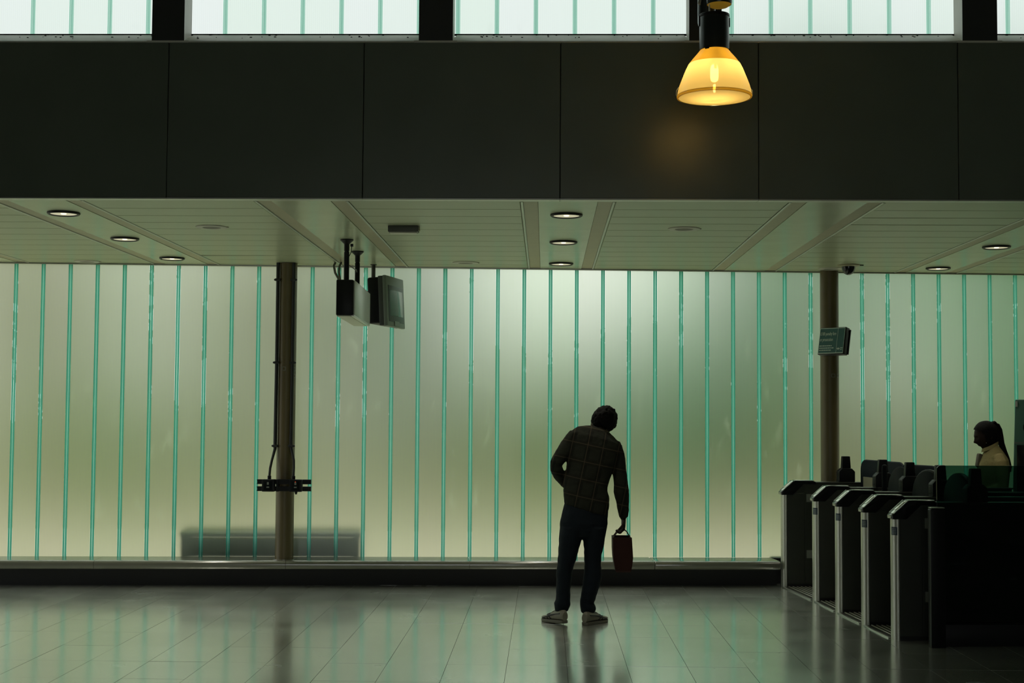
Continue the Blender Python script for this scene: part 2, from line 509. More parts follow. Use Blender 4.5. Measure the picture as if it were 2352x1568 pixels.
upm = channel_meshes(PITCH_U, ZT - 4.07, 0.0165, 0.007, [M['frostup'], M['clear']], [M['tealup'], M['clear']], [M['teallight'], M['clear']], 'u')
edges = [XL] + [0.5 * (a + b) for a, b in posts] + [XR]
k0 = int(math.floor((XL + 3.442) / PITCH_U)) + 1
for wi in range(len(edges) - 1):
    win = tag(empty('window_%d' % (wi + 1)), kind='structure')
    a = edges[wi] if wi == 0 else posts[wi - 1][1]
    b = edges[wi + 1] if wi == len(edges) - 2 else posts[wi][0]
    for k in range(k0 - 2, k0 + 62):
        xc = -3.442 + (k + 0.5) * PITCH_U
        if edges[wi] <= xc < edges[wi + 1] and xc - PITCH_U / 2 > XL - 0.05 and xc + PITCH_U / 2 < XR + 0.05:
            place_channel(win, upm, xc, 9.315, 4.07, 0, 0.0165)
    # sloping sill with mitred ends between the posts
    mb = MB()
    y0_, y1_ = 9.108, 9.305
    vs = [(a - 0.02 if wi else a, y0_, 3.972), (b + 0.02, y0_, 3.972), (b + 0.02, y0_, 3.982), (a - 0.02 if wi else a, y0_, 3.982),
          (a + 0.015, y1_, 3.972), (b - 0.015, y1_, 3.972), (b - 0.015, y1_, 4.076), (a + 0.015, y1_, 4.076)]
    mb.add(vs, [(0, 1, 2, 3), (5, 4, 7, 6), (3, 2, 6, 7), (0, 4, 5, 1), (0, 3, 7, 4), (1, 5, 6, 2)])
    mb.build('sill', M['sill'], win, bevel=0.003, seg=1)
    # dark bead between sill and glass
    MB().box(a, b, 9.300, 9.313, 4.070, 4.081).build('glazing_bead', M['joint'], win)
    if wi < len(posts):
        p0, p1 = posts[wi]
        pm = MB(); pm.box(p0, p1, 9.112, 9.118, 3.985, 6.2, 0); pm.box(p0, p1, 9.118, 9.31, 3.985, 6.2, 1)
        pm.build('mullion_post', [M['post'], M['postside']], win)
        MB().box(p0 - 0.03, p1 + 0.03, 9.107, 9.31, 3.972, 3.985).build('post_foot', M['sill'], win)
    # dirt specks lying on the sill
    sp = MB()
    for _ in range(26):
        fx = random.uniform(a + 0.03, b - 0.03); fy = random.uniform(0.1, 0.98) ** 0.5
        yy = y0_ + fy * (y1_ - y0_); zz = 3.982 + fy * 0.094
        r_ = random.uniform(0.002, 0.006)
        sp.box(fx - r_, fx + r_ * random.uniform(0.8, 2), yy - r_, yy + r_, zz - 0.002, zz + 0.003)
    tag(sp.build('dirt', M['joint'], win), kind='stuff')

# ------------------------------------------------------------------ lower glass wall
ANG = math.atan(0.0734)
PITCH_L = 0.2490
ZS = 0.238
wallb = tag(empty('wall_back', (-5.07, 13.05, 0), ANG), kind='structure')
lom = channel_meshes(PITCH_L, 2.955 - ZS, 0.0195, 0.007, [M['frost'], M['clear']], [M['teal'], M['clear']], [M['teallight'], M['clear']], 'l')
for k in range(-10, 49):
    s = 0.147 + (k + 0.5) * PITCH_L
    place_channel(wallb, lom, s, 0.0, ZS, 0, 0.0195)
# ledge in lengths, rounded nose
prof = []
for i in range(9):
    t = pi / 2 + pi * i / 8 * 0.5
    prof.append((-0.375 + 0.035 + 0.035 * cos(t), ZS - 0.035 + 0.035 * sin(t)))
prof = [(0.0, ZS)] + prof + [(-0.375, 0.185), (-0.362, 0.165), (-0.345, 0.158), (0.0, 0.158)]
def ledge_piece(s0, s1, taper=False):
    mb = MB()
    n = len(prof)
    vs = [(s0, p[0], p[1]) for p in prof] + [(s1, p[0], p[1]) for p in prof]
    fs = [tuple(range(n)), tuple(range(2 * n - 1, n - 1, -1))] + [(i, i + n, (i + 1) % n + n, (i + 1) % n) for i in range(n)]
    mb.add(vs, fs)
    return mb.build('ledge', M['ledge'], wallb, smooth=True, bevel=0.012 if taper else 0, seg=3, angle=0.6)
cuts = [-2.6, -0.70, 1.002, 2.712, 4.372, 6.065, 7.235]
for a, b in zip(cuts[:-1], cuts[1:]):
    ledge_piece(a + 0.0012, b - 0.0012, b > 7)
MB().box(-2.6, 7.236, -0.20, 0.1, -0.004, 0.158).build('plinth', M['plinth'], wallb)
MB().box(7.235, 12.3, -0.06, 0.1, -0.004, ZS).build('plinth', M['plinth'], wallb)
# pale frame that grips the top of the glass
MB().box(-2.6, 12.3, -0.03, 0.06, 2.946, 3.03).box(-2.6, 12.3, -0.034, -0.014, 2.938, 2.946).build('head_trim', M['alu'], wallb)

# ------------------------------------------------------------------ ceiling over the gate line
ZC = 2.95
mb = MB()
ys_ = [9.16, wall_y(XL) - 0.02, wall_y(XR) - 0.02]
mb.add([(XL, 9.16, 2.985), (XR, 9.16, 2.985), (XR, ys_[2], 2.985), (XL, ys_[1], 2.985),
        (XL, 9.16, 3.03), (XR, 9.16, 3.03), (XR, ys_[2], 3.03), (XL, ys_[1], 3.03)],
       [(0, 3, 2, 1), (4, 5, 6, 7), (0, 1, 5, 4), (1, 2, 6, 5), (2, 3, 7, 6), (3, 0, 4, 7)])
ceil = tag(mb.build('ceiling', M['joint']), kind='structure')
cx = [0.14 + 1.7475 * k for k in range(-5, 5)]
def clipy(x, y):
    return min(y, wall_y(x) - 0.035)
def slab(name, x0, x1, y0, y1, z0, z1, m, ch=0.003, tilt=0.0, open_l=0.0, open_r=0.0):
    a0, a1 = y0 + open_l, y0 + open_r
    b0, b1 = clipy(x0, y1), clipy(x1, y1)
    if b0 - y0 < 0.03 and b1 - y0 < 0.03: return None
    b0, b1 = max(b0, y0 + 0.004), max(b1, y0 + 0.004)
    vs = [(x0 + ch, a0 + ch, z0), (x1 - ch, a1 + ch, z0), (x1 - ch, b1 - ch, z0), (x0 + ch, b0 - ch, z0),
          (x0, a0, z0 + ch), (x1, a1, z0 + ch), (x1, b1, z0 + ch), (x0, b0, z0 + ch),
          (x0, a0, z1), (x1, a1, z1), (x1, b1, z1), (x0, b0, z1)]
    if tilt:
        vs = [(p[0], p[1], p[2] + tilt * ((p[0] - x0) / (x1 - x0))) for p in vs]
    fs = [(0, 3, 2, 1), (8, 9, 10, 11)]
    for q in (0, 4):
        for i in range(4):
            j = (i + 1) % 4
            fs.append((q + i, q + j, q + j + 4, q + i + 4))
    return MB().add(vs, fs).build(name, m, ceil, fix=False)
rows = [9.212 + 0.352 * n for n in range(14)]
for ci, c in enumerate(cx):
    y_end = 14.2
    if XL < c - 0.31 and c + 0.31 < XR:
        for (a, b) in ((9.212, 10.6), (10.602, 12.0), (12.002, y_end)):
            slab('channel_panel', c - 0.194, c + 0.194, a, b, ZC, ZC + 0.02, M['channel'], 0.0008)
        for s in (-1, 1):
            xa, xb = sorted((c + s * 0.196, c + s * 0.292))
            slab('band', xa, xb, 9.212, y_end, ZC + 0.004, ZC + 0.02, M['band'], 0.001)
            xa, xb = sorted((c + s * 0.293, c + s * 0.309))
            slab('trim_strip', xa, xb, 9.212, y_end, ZC - 0.004, ZC + 0.02, M['alu'], 0.003)
    if ci + 1 < len(cx):
        x0, x1 = max(c + 0.311, XL), min(cx[ci + 1] - 0.311, XR)
        if x1 - x0 < 0.2: continue
        for ri in range(len(rows) - 1):
            gap = 0.0
            tilt = 0.0
            y0 = rows[ri] + 0.0015
            y1 = rows[ri + 1] - 0.0015
            ol = 0.06 if (ci, ri) == (3, 9) else (0.012 if (ci, ri) in ((6, 2), (6, 3)) else 0.0)     # boards that have slipped and left an open joint
            orr = 0.004 if (ci, ri) in ((6, 2),) else (0.010 if (ci, ri) == (6, 3) else 0.0)
            slab('plank', x0, x1, y0, y1, ZC, ZC + 0.014, M['plank'], 0.006, tilt, ol, orr)

# ------------------------------------------------------------------ ochre round columns with marks, conduits
def ring_mark(mb, s, t):
    for (a, b, c, d) in ((-s, s, s - t, s), (-s, s, -s, -s + t), (-s, -s + t, -s, s), (s - t, s, -s, s)):
        mb.box(a, b, -0.001, 0.001, c, d)

def column(x, y, r, label, marks):
    t = empty('steel_column', (x, y, ZS))
    tag(t, label, 'column', 'ochre steel columns along the glass wall', 'thing')
    MB().lathe([(r, 0.0), (r, ZC - ZS - 0.002)], 40, cap=True).build('shaft', M['column'], t, smooth=True)
    MB().lathe([(r + 0.028, 0.0), (r + 0.028, 0.004), (r + 0.004, 0.007)], 40, cap=True).build('base_plate', M['ledge'], t, smooth=True)
    for (ang, z) in marks:
        a = radians(ang)
        mb = MB(); ring_mark(mb, 0.017, 0.004)
        o = mb.build('square_mark', M['sticker'], t)
        o.location = ((r + 0.0012) * sin(a), -(r + 0.0012) * cos(a), z - ZS)
        o.rotation_euler = (0, 0, a)
    return t
column(-2.378, 13.02, 0.0835, 'round ochre steel column carrying two black conduits and a bracket of boxes', [(-8, 1.975), (62, 1.97), (62, 1.91)])
column(2.685, 13.515, 0.0865, 'round ochre steel column behind the penalty fare sign and the ticket gates', [(12, 1.955), (50, 1.955)])

# conduits on the near column
for s, nm in ((-1, 'left'), (1, 'right')):
    t = empty('cable_conduit', (-2.378, 13.02, 0))
    tag(t, 'black cable conduit running down the %s edge of the ochre column into a junction box' % nm, 'conduit', 'conduits on the ochre column')
    x = s * 0.083 if s < 0 else 0.062
    pts = [(x, -0.062, 2.948), (x, -0.062, 2.0), (x - 0.004, -0.062, 1.27), (x + s * 0.004, -0.064, 1.24), (x + (-0.026 if s < 0 else 0.030), -0.085, 1.14), (x + (-0.033 if s < 0 else 0.038), -0.125, 1.07), (x + (-0.034 if s < 0 else 0.04), -0.150, 1.0), (x + (-0.034 if s < 0 else 0.04), -0.150, 0.978)]
    MB().tube(pts, [0.0165] * 3 + [0.014] + [0.0115] * 4, 12).build('pipe', M['conduit'], t, smooth=True)
    for z in (2.79, 2.03, 1.27):
        MB().box(x - 0.026, x + 0.026, -0.084, -0.05, z - 0.011, z + 0.011).box(x + s * 0.024, x + s * 0.034, -0.075, -0.06, z - 0.008, z + 0.008).build('saddle_clip', M['conduit'], t, bevel=0.003, seg=1)
    xe = x + (-0.034 if s < 0 else 0.04)
    MB().lathe([(0.017, 0.965), (0.017, 1.0), (0.012, 1.004)], 14, c=(xe, -0.150, 0), cap=True).build('gland', M['black'], t, smooth=True)

# bracket rails and junction boxes
t = empty('bracket_rails', (-2.36, 12.88, 0), ANG * 0.5)
tag(t, 'pair of short black channel rails clamped across the ochre column', 'bracket')
for z in (0.948, 0.885):
    m_ = MB().box(-0.242, 0.242, -0.02, 0.02, z - 0.021, z + 0.021)
    m_.box(-0.245, 0.245, -0.023, -0.02, z + 0.012, z + 0.021).box(-0.245, 0.245, -0.023, -0.02, z - 0.021, z - 0.012)
    m_.build('rail', M['black'], t)
for x in (-0.06, 0.06):
    MB().box(x - 0.012, x + 0.012, -0.03, 0.06, 0.86, 0.97).build('clamp', M['black'], t, bevel=0.003, seg=1)
for x, nm, nub in ((-2.491, 'left', False), (-2.243, 'right', True)):
    t = empty('junction_box', (x, 12.825, 0), 0)
    tag(t, 'small black junction box at the %s end of the rails on the ochre column' % nm, 'junction box', 'junction boxes on the column bracket')
    MB().box(-0.056, 0.056, -0.035, 0.035, 0.862, 0.972).build('housing', M['black'], t, bevel=0.006)
    MB().box(-0.038, 0.038, -0.041, -0.034, 0.876, 0.956).build('cover', M['slate'], t, bevel=0.003)
    mb = MB(); mb.box(-0.008, 0.008, -0.0425, -0.0405, 0.925, 0.948); mb.box(-0.012, 0.012, -0.0425, -0.0405, 0.898, 0.908)
    mb.build('printed_mark', M['sticker'], t)
    if nub:
        MB().lathe([(0.013, 0.862), (0.013, 0.85), (0.009, 0.847), (0.009, 0.838)], 14, c=(0.0, 0, 0), cap=True).build('cable_stub', M['black'], t, smooth=True)
        red = pmat('red_indicator', (0.3, 0.02, 0.01), 0.4, emit=(1, 0.12, 0.03), estr=0.5)
        MB().box(-0.0035, 0.0035, -0.0445, -0.0425, 0.948, 0.955).build('indicator', red, t)

# ------------------------------------------------------------------ downlights, speakers, other ceiling fittings
rim_m = M['black']
bowl_m = pmat('silvered_bowl', (0.7, 0.68, 0.55), 0.25, metal=0.8)
lens_m = pmat('lit_downlight_lens', (0.6, 0.58, 0.45), 0.3, emit=(1.0, 0.90, 0.62), estr=0.42)
lampc_m = pmat('lit_downlight_core', (0.8, 0.75, 0.6), 0.3, emit=(1.0, 0.88, 0.62), estr=2.0)
def downlight():
    t = empty('downlight')
    MB().lathe([(0.088, 0.004), (0.092, -0.010), (0.104, -0.016), (0.112, -0.010), (0.112, 0.003)], 40).build('rim', rim_m, t, smooth=True)
    MB().lathe([(0.089, -0.009), (0.06, -0.0085), (0.001, -0.008)], 40).build('lens', lens_m, t, smooth=True)
    MB().lathe([(0.020, -0.0086), (0.016, -0.012), (0.001, -0.013)], 20).build('bulb', lampc_m, t, smooth=True)
    return t
dl = downlight()
spots = [(-3.365, 9.78, 'first lit downlight from the fascia in the strip left of the column'),
         (-3.36, 11.21, 'middle lit downlight in the ceiling strip left of the column'),
         (-3.35, 12.61, 'lit downlight nearest the glass in the strip left of the column'),
         (0.139, 9.80, 'lit downlight nearest the dark fascia in the strip above the man'),
         (0.138, 11.335, 'middle lit downlight in the ceiling strip above the man'),
         (0.137, 12.935, 'lit downlight nearest the glass in the strip above the man'),
         (3.645, 11.55, 'upper right lit downlight in the ceiling strip above the ticket gates'),
         (3.628, 13.20, 'lit downlight close to the glass above the ticket gates')]
for i, (x, y, l) in enumerate(spots):
    o = dl if i == 0 else copy_tree(dl)
    o.location = (x, y, ZC)
    ld = bpy.data.lights.new('downlight_beam', 'SPOT')
    ld.energy = 22; ld.color = (1.0, 0.95, 0.78); ld.spot_size = radians(92); ld.spot_blend = 0.8; ld.shadow_soft_size = 0.07
    lo = bpy.data.objects.new('downlight_beam', ld); COL.objects.link(lo); lo.parent = o; lo.location = (0, 0, -0.025)
    tag(o, l, 'downlight', 'round downlights in the ceiling strips')
sp0 = None
spk_m = pmat('pale_speaker_plate', (0.45, 0.45, 0.37), 0.5)
grl_m = pmat('speaker_grille', (0.20, 0.20, 0.16), 0.7)
for i, (x, y, l) in enumerate([(-2.50, 10.51, 'round flush ceiling speaker between the light strip and the monitor strip'),
                               (-4.22, 12.93, 'round flush ceiling speaker close to the glass at the far left'),
                               (1.021, 10.52, 'round flush ceiling speaker right of the central light strip'),
                               (-0.736, 12.91, 'round flush ceiling speaker near the glass right of the monitors'),
                               (2.66, 13.30, 'round flush ceiling speaker just behind the dome camera')]):
    if sp0 is None:
        sp0 = empty('ceiling_speaker')
        MB().lathe([(0.118, 0.002), (0.118, -0.004), (0.110, -0.007), (0.070, -0.007), (0.066, -0.003)], 40).build('plate', spk_m, sp0, smooth=True)
        MB().lathe([(0.068, -0.004), (0.03, -0.0055), (0.001, -0.006)], 32).build('grille', grl_m, sp0, smooth=True)
        MB().box(0.09, 0.128, -0.012, 0.012, -0.006, 0.001).build('catch', spk_m, sp0)
        o = sp0
    else:
        o = copy_tree(sp0)
    o.location = (x, y, ZC)
    tag(o, l, 'speaker', 'flush ceiling speakers')
t = empty('dome_camera', (2.754, 12.97, ZC))
tag(t, 'black dome security camera on the ceiling above the ticket gates', 'camera')
MB().lathe([(0.001, 0.0), (0.10, 0.0), (0.10, -0.010), (0.085, -0.016), (0.062, -0.018)], 36).build('ceiling_plate', M['band'], t, smooth=True)
MB().lathe([(0.062, -0.016), (0.060, -0.035), (0.052, -0.06), (0.036, -0.082), (0.015, -0.092), (0.001, -0.094)], 32).build('dome', M['blackgloss'], t, smooth=True)
MB().box(0.10, 0.135, -0.01, 0.01, -0.008, 0.0).build('cable_tail', M['black'], t)
t = empty('emergency_light', (-1.055, 10.44, ZC))
tag(t, 'small box shaped emergency light hanging just under the ceiling planks', 'emergency light')
MB().box(-0.112, 0.112, -0.05, 0.05, -0.046, 0.001).build('housing', pmat('grey_light_box', (0.10, 0.105, 0.09), 0.5), t, bevel=0.006)
MB().box(-0.10, 0.10, -0.04, 0.045, -0.054, -0.045).build('diffuser', pmat('pale_diffuser', (0.55, 0.55, 0.44), 0.5), t, bevel=0.003)
MB().box(0.112, 0.120, -0.02, 0.03, -0.034, -0.004).build('bracket', M['band'], t)

# ------------------------------------------------------------------ train indicator and monitor hung from the ceiling
BX = -1.584
t = empty('train_indicator', (BX, 11.66, 0), radians(1.5))
tag(t, 'long black cased train indicator with a screen paled by glare hung on two black poles', 'indicator')
pale = pmat('glare_screen', (0.55, 0.58, 0.52), 0.28, noise=0.12, nscale=4)  # glare on the switched-off screen is painted in as a pale base colour
palebot = pmat('pale_case_underside', (0.50, 0.52, 0.40), 0.45)
y0, y1, zb, zt = -0.61, 0.64, 2.325, 2.612
MB().box(-0.072, 0.062, y0, y1, zb + 0.008, zt).build('case', M['black'], t, bevel=0.008)
MB().box(0.063, 0.073, y0 + 0.02, y1 - 0.005, zb + 0.012, zt - 0.004).build('screen', pale, t, bevel=0.002)
MB().box(-0.065, 0.040, y0 + 0.01, y1 - 0.01, zb, zb + 0.010).build('underside', palebot, t, bevel=0.002)
MB().box(0.045, 0.070, y0 + 0.01, y1 - 0.01, zb + 0.001, zb + 0.012).build('bottom_rail', M['alu'], t)
for y in (-0.42, 0.39):
    MB().lathe([(0.0, ZC), (0.052, ZC), (0.053, ZC - 0.008), (0.024, ZC - 0.034), (0.0215, ZC - 0.04), (0.0215, ZC - 0.09), (0.018, ZC - 0.093), (0.018, ZC - 0.099), (0.0215, ZC - 0.102), (0.0215, zt + 0.02), (0.012, zt + 0.004), (0.012, zt - 0.01)], 20, c=(-0.015, y, 0)).build('pole', M['black'], t, smooth=True, angle=0.5)
    for xa, xb in ((-0.04, -0.03), (0.012, 0.0)):
        MB().tube([(xa, y, zt - 0.004), (xb, y, zt + 0.012)], 0.006, 6).build('pole_foot', M['black'], t)
for a_, b_ in (((-0.32, 1.33, ZC - 0.001), (-0.235, 0.64, 2.79)), ((-0.265, 1.33, ZC - 0.001), (-0.205, 0.66, 2.80))):
    MB().tube([a_, (a_[0] * 0.95, 1.10, ZC - 0.05), b_, (-0.13, 0.15, 2.66), (-0.085, -0.15, zt + 0.012), (-0.06, -0.30, zt - 0.004)], 0.010, 8).build('power_cable', M['conduit'], t, smooth=True)
MB().tube([(0.0, -0.42, 2.75), (0.02, -0.1, 2.742), (0.0, 0.15, 2.77), (-0.015, 0.36, 2.77)], 0.004, 6).build('link_cable', M['conduit'], t, smooth=True)
MB().tube([(0.02, -0.38, ZC - 0.05), (0.018, -0.40, ZC - 0.10), (0.0, -0.41, ZC - 0.14)], 0.003, 6).box(0.01, 0.032, -0.39, -0.365, ZC - 0.052, ZC - 0.03).build('plug', M['black'], t)

t = empty('display_monitor', (-1.40, 12.92, 0), radians(90 - 13))
tag(t, 'grey framed display monitor with a green screen hung by the glass wall', 'monitor')
gframe = pmat('grey_green_frame', (0.18, 0.225, 0.185), 0.45)
scr = pmat('dark_green_screen', (0.05, 0.11, 0.085), 0.18)
# local: screen faces -y (turned to the right of the hall), x runs into the room depth
W2, zb, zt = 0.245, 2.352, 2.812
Mt = Matrix.Translation((0, 0, 2.58)) @ Matrix.Rotation(radians(-3), 4, 'X') @ Matrix.Translation((0, 0, -2.58))
MB().box(-W2, W2, -0.03, 0.006, zb, zt, M=Mt).build('frame', gframe, t, bevel=0.008)
MB().box(-W2 + 0.045, W2 - 0.035, -0.034, -0.028, zb + 0.045, zt - 0.085, M=Mt).build('bezel', pmat('dark_bezel', (0.03, 0.05, 0.042), 0.4), t, bevel=0.003)
MB().box(-W2 + 0.075, W2 - 0.06, -0.036, -0.031, zb + 0.10, zt - 0.125, M=Mt).build('screen', scr, t, bevel=0.002)
MB().box(-0.06, 0.07, -0.0365, -0.03, zb + 0.012, zb + 0.055, M=Mt).build('control_flap', gframe, t)
MB().box(-W2 + 0.005, W2 - 0.03, 0.0, 0.05, zb + 0.008, zt - 0.004, M=Mt).build('side_shell', pmat('shell_grey', (0.06, 0.07, 0.062), 0.5), t, bevel=0.006)
MB().box(-W2 + 0.02, W2 - 0.06, 0.045, 0.16, zb + 0.03, zt - 0.01, M=Mt).build('rear_case', M['black'], t, bevel=0.02, seg=3)
MB().box(0.04, 0.14, 0.15, 0.205, 2.64, 2.73).box(0.07, 0.15, 0.2, 0.29, 2.66, 2.70).build('bracket', M['black'], t, bevel=0.006)
MB().lathe([(0.0, ZC), (0.03, ZC), (0.03, ZC - 0.008), (0.019, ZC - 0.009), (0.019, 2.62), (0.0, 2.62)], 16, c=(0.13, 0.235, 0)).build('pole', pmat('grey_pole', (0.07, 0.075, 0.06), 0.45), t, smooth=True, angle=0.5)

# ------------------------------------------------------------------ penalty fare sign on the far column
def text_mesh(body, size, width=None):
    cu = bpy.data.curves.new('txt', 'FONT')
    cu.body = body; cu.size = size; cu.extrude = 0.0006; cu.resolution_u = 3
    ob = bpy.data.objects.new('txt', cu); COL.objects.link(ob)
    dg = bpy.context.evaluated_depsgraph_get()
    me = bpy.data.meshes.new_from_object(ob.evaluated_get(dg))
    bpy.data.objects.remove(ob)
    xs = [v.co.x for v in me.vertices]
    if width:
        k = width / (max(xs) - min(xs)); x0 = min(xs)
        for v in me.vertices: v.co.x = (v.co.x - x0) * k
    return me
t = empty('penalty_fare_sign', (2.66, 13.20, 2.262))
t.rotation_euler = (Matrix.Rotation(radians(-43), 3, 'Z') @ Matrix.Rotation(radians(-12), 3, 'X')).to_euler()
tag(t, 'tilted dark blue penalty fare warning sign in a black box on the far column', 'sign')
SW, SH = 0.132, 0.121
signblue = pmat('dark_sign_face', (0.055, 0.15, 0.145), 0.3)
signwhite = pmat('pale_sign_print', (0.70, 0.80, 0.70), 0.5)
MB().box(-SW - 0.005, SW + 0.005, -0.03, 0.038, -SH - 0.007, SH + 0.007).build('case', M['black'], t, bevel=0.004)
MB().box(-SW - 0.001, SW + 0.012, 0.038, 0.050, -SH + 0.004, SH - 0.004).build('back_plate', M['black'], t)
MB().box(-SW, SW, -0.034, -0.029, -SH, SH).build('face', signblue, t)
mb = MB()
for (a, b, c, d) in ((-SW, SW, SH - 0.005, SH), (-SW, SW, -SH, -SH + 0.006), (-SW, -SW + 0.003, -SH, SH), (SW - 0.002, SW, -SH, SH), (0.058, 0.060, -SH, SH)):
    mb.box(a, b, -0.0355, -0.0335, c, d)
mb.build('border', signwhite, t)
for body, size, width, x, z in (('£100 penalty fare', 0.045, 0.165, -0.122, 0.052), ('or prosecution', 0.045, 0.135, -0.122, -0.003)):
    me = text_mesh(body, size, width)
    me.materials.append(signwhite)
    o = link('sign_text', me, t)
    o.location = (x, -0.0352, z); o.rotation_euler = (pi / 2, 0, 0)
mb = MB()
for z, wd in ((-0.052, 0.125), (-0.073, 0.145), (-0.094, 0.115)):
    x = -0.122
    while x < -0.122 + wd:
        l = random.choice((0.010, 0.014, 0.018, 0.022))
        mb.box(x, x + l, -0.0355, -0.0335, z, z + 0.0075); x += l + 0.004
mb.build('small_print', signwhite, t)
mb = MB()
mb.lathe([(0.010, -0.001), (0.010, 0.001), (0.0065, 0.001), (0.0065, -0.001), (0.010, -0.001)], 20, M=Matrix.Translation((0.079, -0.0347, -0.078)) @ Matrix.Rotation(pi / 2, 4, 'X'))
mb.box(0.064, 0.094, -0.0357, -0.0337, -0.081, -0.0755)
mb.box(0.099, 0.124, -0.0357, -0.0337, -0.073, -0.068); mb.box(0.099, 0.120, -0.0357, -0.0337, -0.087, -0.082)
mb.build('printed_logo', signwhite, t)
for z in (0.045, -0.05):
    MB().box(-0.16, 0.05, 0.045, 0.060, z - 0.008, z + 0.008).tube([(-0.13, 0.05, z), (-0.13, 0.20, z)], 0.006, 8).build('bracket', M['black'], t)

# ------------------------------------------------------------------ amber pendant lamp
LX, LY = 0.960, 8.10
t = empty('pendant_lamp', (LX, LY, 3.66))
tag(t, 'lit amber bell shaped pendant lamp under a dark cylinder housing', 'lamp')
amber = translucent('amber_ribbed_acrylic', (0.92, 0.62, 0.20), (1.0, 0.76, 0.30), 0.04, 0.05, 0.12)
amberdark = translucent('deep_amber_collar', (0.48, 0.24, 0.02), (0.9, 0.45, 0.05), 0.05, 0.05, 0.15)
lampbody = pmat('dark_green_lamp_housing', (0.030, 0.040, 0.036), 0.3, metal=0.3)
prof = [(0.080, 0.0), (0.0996, -0.025), (0.125, -0.055), (0.147, -0.083)]
MB().lathe(prof, 48).build('shade_collar', amberdark, t, smooth=True)
pr = [(0.147, -0.083), (0.163, -0.115), (0.179, -0.155), (0.190, -0.183), (0.200, -0.210), (0.208, -0.240), (0.2115, -0.262)]
fine = []
for (a, b) in zip(pr[:-1], pr[1:]):
    for i in range(6):
        f = i / 6
        fine.append((a[0] + (b[0] - a[0]) * f + 0.0008 * (i % 2), a[1] + (b[1] - a[1]) * f))
fine.append(pr[-1])
MB().lathe(fine, 64).build('shade', amber, t, smooth=True)
MB().lathe([(0.2115, -0.262), (0.215, -0.268), (0.213, -0.276), (0.205, -0.279)], 64).build('shade_rim', amberdark, t, smooth=True)
lens = [(0.205 - 0.0128 * i, -0.276 - 0.020 * (i / 16) - 0.0012 * (i % 2)) for i in range(17)]
MB().lathe(lens, 48).build('lens', amber, t, smooth=True)
MB().lathe([(0.001, 0.205), (0.060, 0.205), (0.082, 0.198), (0.085, 0.19), (0.085, 0.0), (0.079, -0.004), (0.001, -0.004)], 40).build('housing', lampbody, t, smooth=True, angle=0.4)
MB().lathe([(0.0855, 0.188), (0.0872, 0.19), (0.0872, 0.203), (0.0855, 0.205)], 40).build('housing_band', M['black'], t, smooth=True)
for k in range(3):
    a = radians(-35 + 120 * k)
    MB().box(-0.012, 0.012, -0.006, 0.006, -0.010, 0.004).build('shade_clip', M['black'], t).matrix_local = Matrix.Translation((0.083 * sin(a), -0.083 * cos(a), 0)) @ Matrix.Rotation(a, 4, 'Z')
for s in (-1, 1):
    MB().tube([(s * 0.203, 0, -0.215), (s * 0.217, 0, -0.235), (s * 0.218, 0, -0.262), (s * 0.208, 0, -0.276)], 0.002, 6).build('wire_clip', M['steel'], t, smooth=True)
bulb_m = pmat('glowing_bulb', (1, 0.9, 0.7), 0.3, emit=(1.0, 0.88, 0.56), estr=37.0)
MB().lathe([(0.001, -0.080), (0.018, -0.090), (0.024, -0.115), (0.024, -0.16), (0.018, -0.18), (0.001, -0.188)], 20).build('bulb', bulb_m, t, smooth=True)
MB().tube([(0.0, -0.055, -0.06), (0.0, -0.055, -0.095)], 0.002, 6).box(-0.007, 0.007, -0.06, -0.05, -0.118, -0.092).build('lamp_holder', M['black'], t)
MB().lathe([(0.007, -0.2), (0.008, -0.215), (0.007, -0.24), (0.002, -0.246)], 12).build('pilot_bulb', bulb_m, t, smooth=True)
warm = pmat('lamplit_underside', (0.62, 0.36, 0.04), 0.4, emit=(1.0, 0.55, 0.05), estr=0.10)  # lamp light on the case bottom, put into its colour and faint emission
MB().lathe([(0.073, 0.50), (0.074, 0.275), (0.070, 0.264)], 32, c=(0.028, 0.0, 0)).build('gear_case', lampbody, t, smooth=True)
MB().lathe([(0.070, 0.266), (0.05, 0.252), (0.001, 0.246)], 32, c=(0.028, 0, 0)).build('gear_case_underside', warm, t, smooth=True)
MB().lathe([(0.001, 0.17), (0.05, 0.17), (0.052, 0.18), (0.052, 0.5)], 24, c=(-0.036, 0.075, 0)).build('capacitor_can', lampbody, t, smooth=True)
MB().tube([(-0.03, -0.02, 0.2), (-0.03, -0.02, 0.5)], 0.004, 6).tube([(-0.072, -0.01, 0.42), (-0.092, -0.01, 0.27), (-0.085, -0.01, 0.26), (-0.055, -0.01, 0.42)], 0.005, 6).build('hanger', M['steel'], t, smooth=True)
MB().box(0.084, 0.0895, -0.01, 0.01, 0.135, 0.185).build('latch', lampbody, t)
MB().box(-0.0905, -0.084, -0.01, 0.01, 0.14, 0.2).build('latch', lampbody, t)
MB().tube([(0.0, 0.02, 0.48), (0.0, 0.02, 2.54)], 0.012, 10).build('drop_rod', M['black'], t, smooth=True)

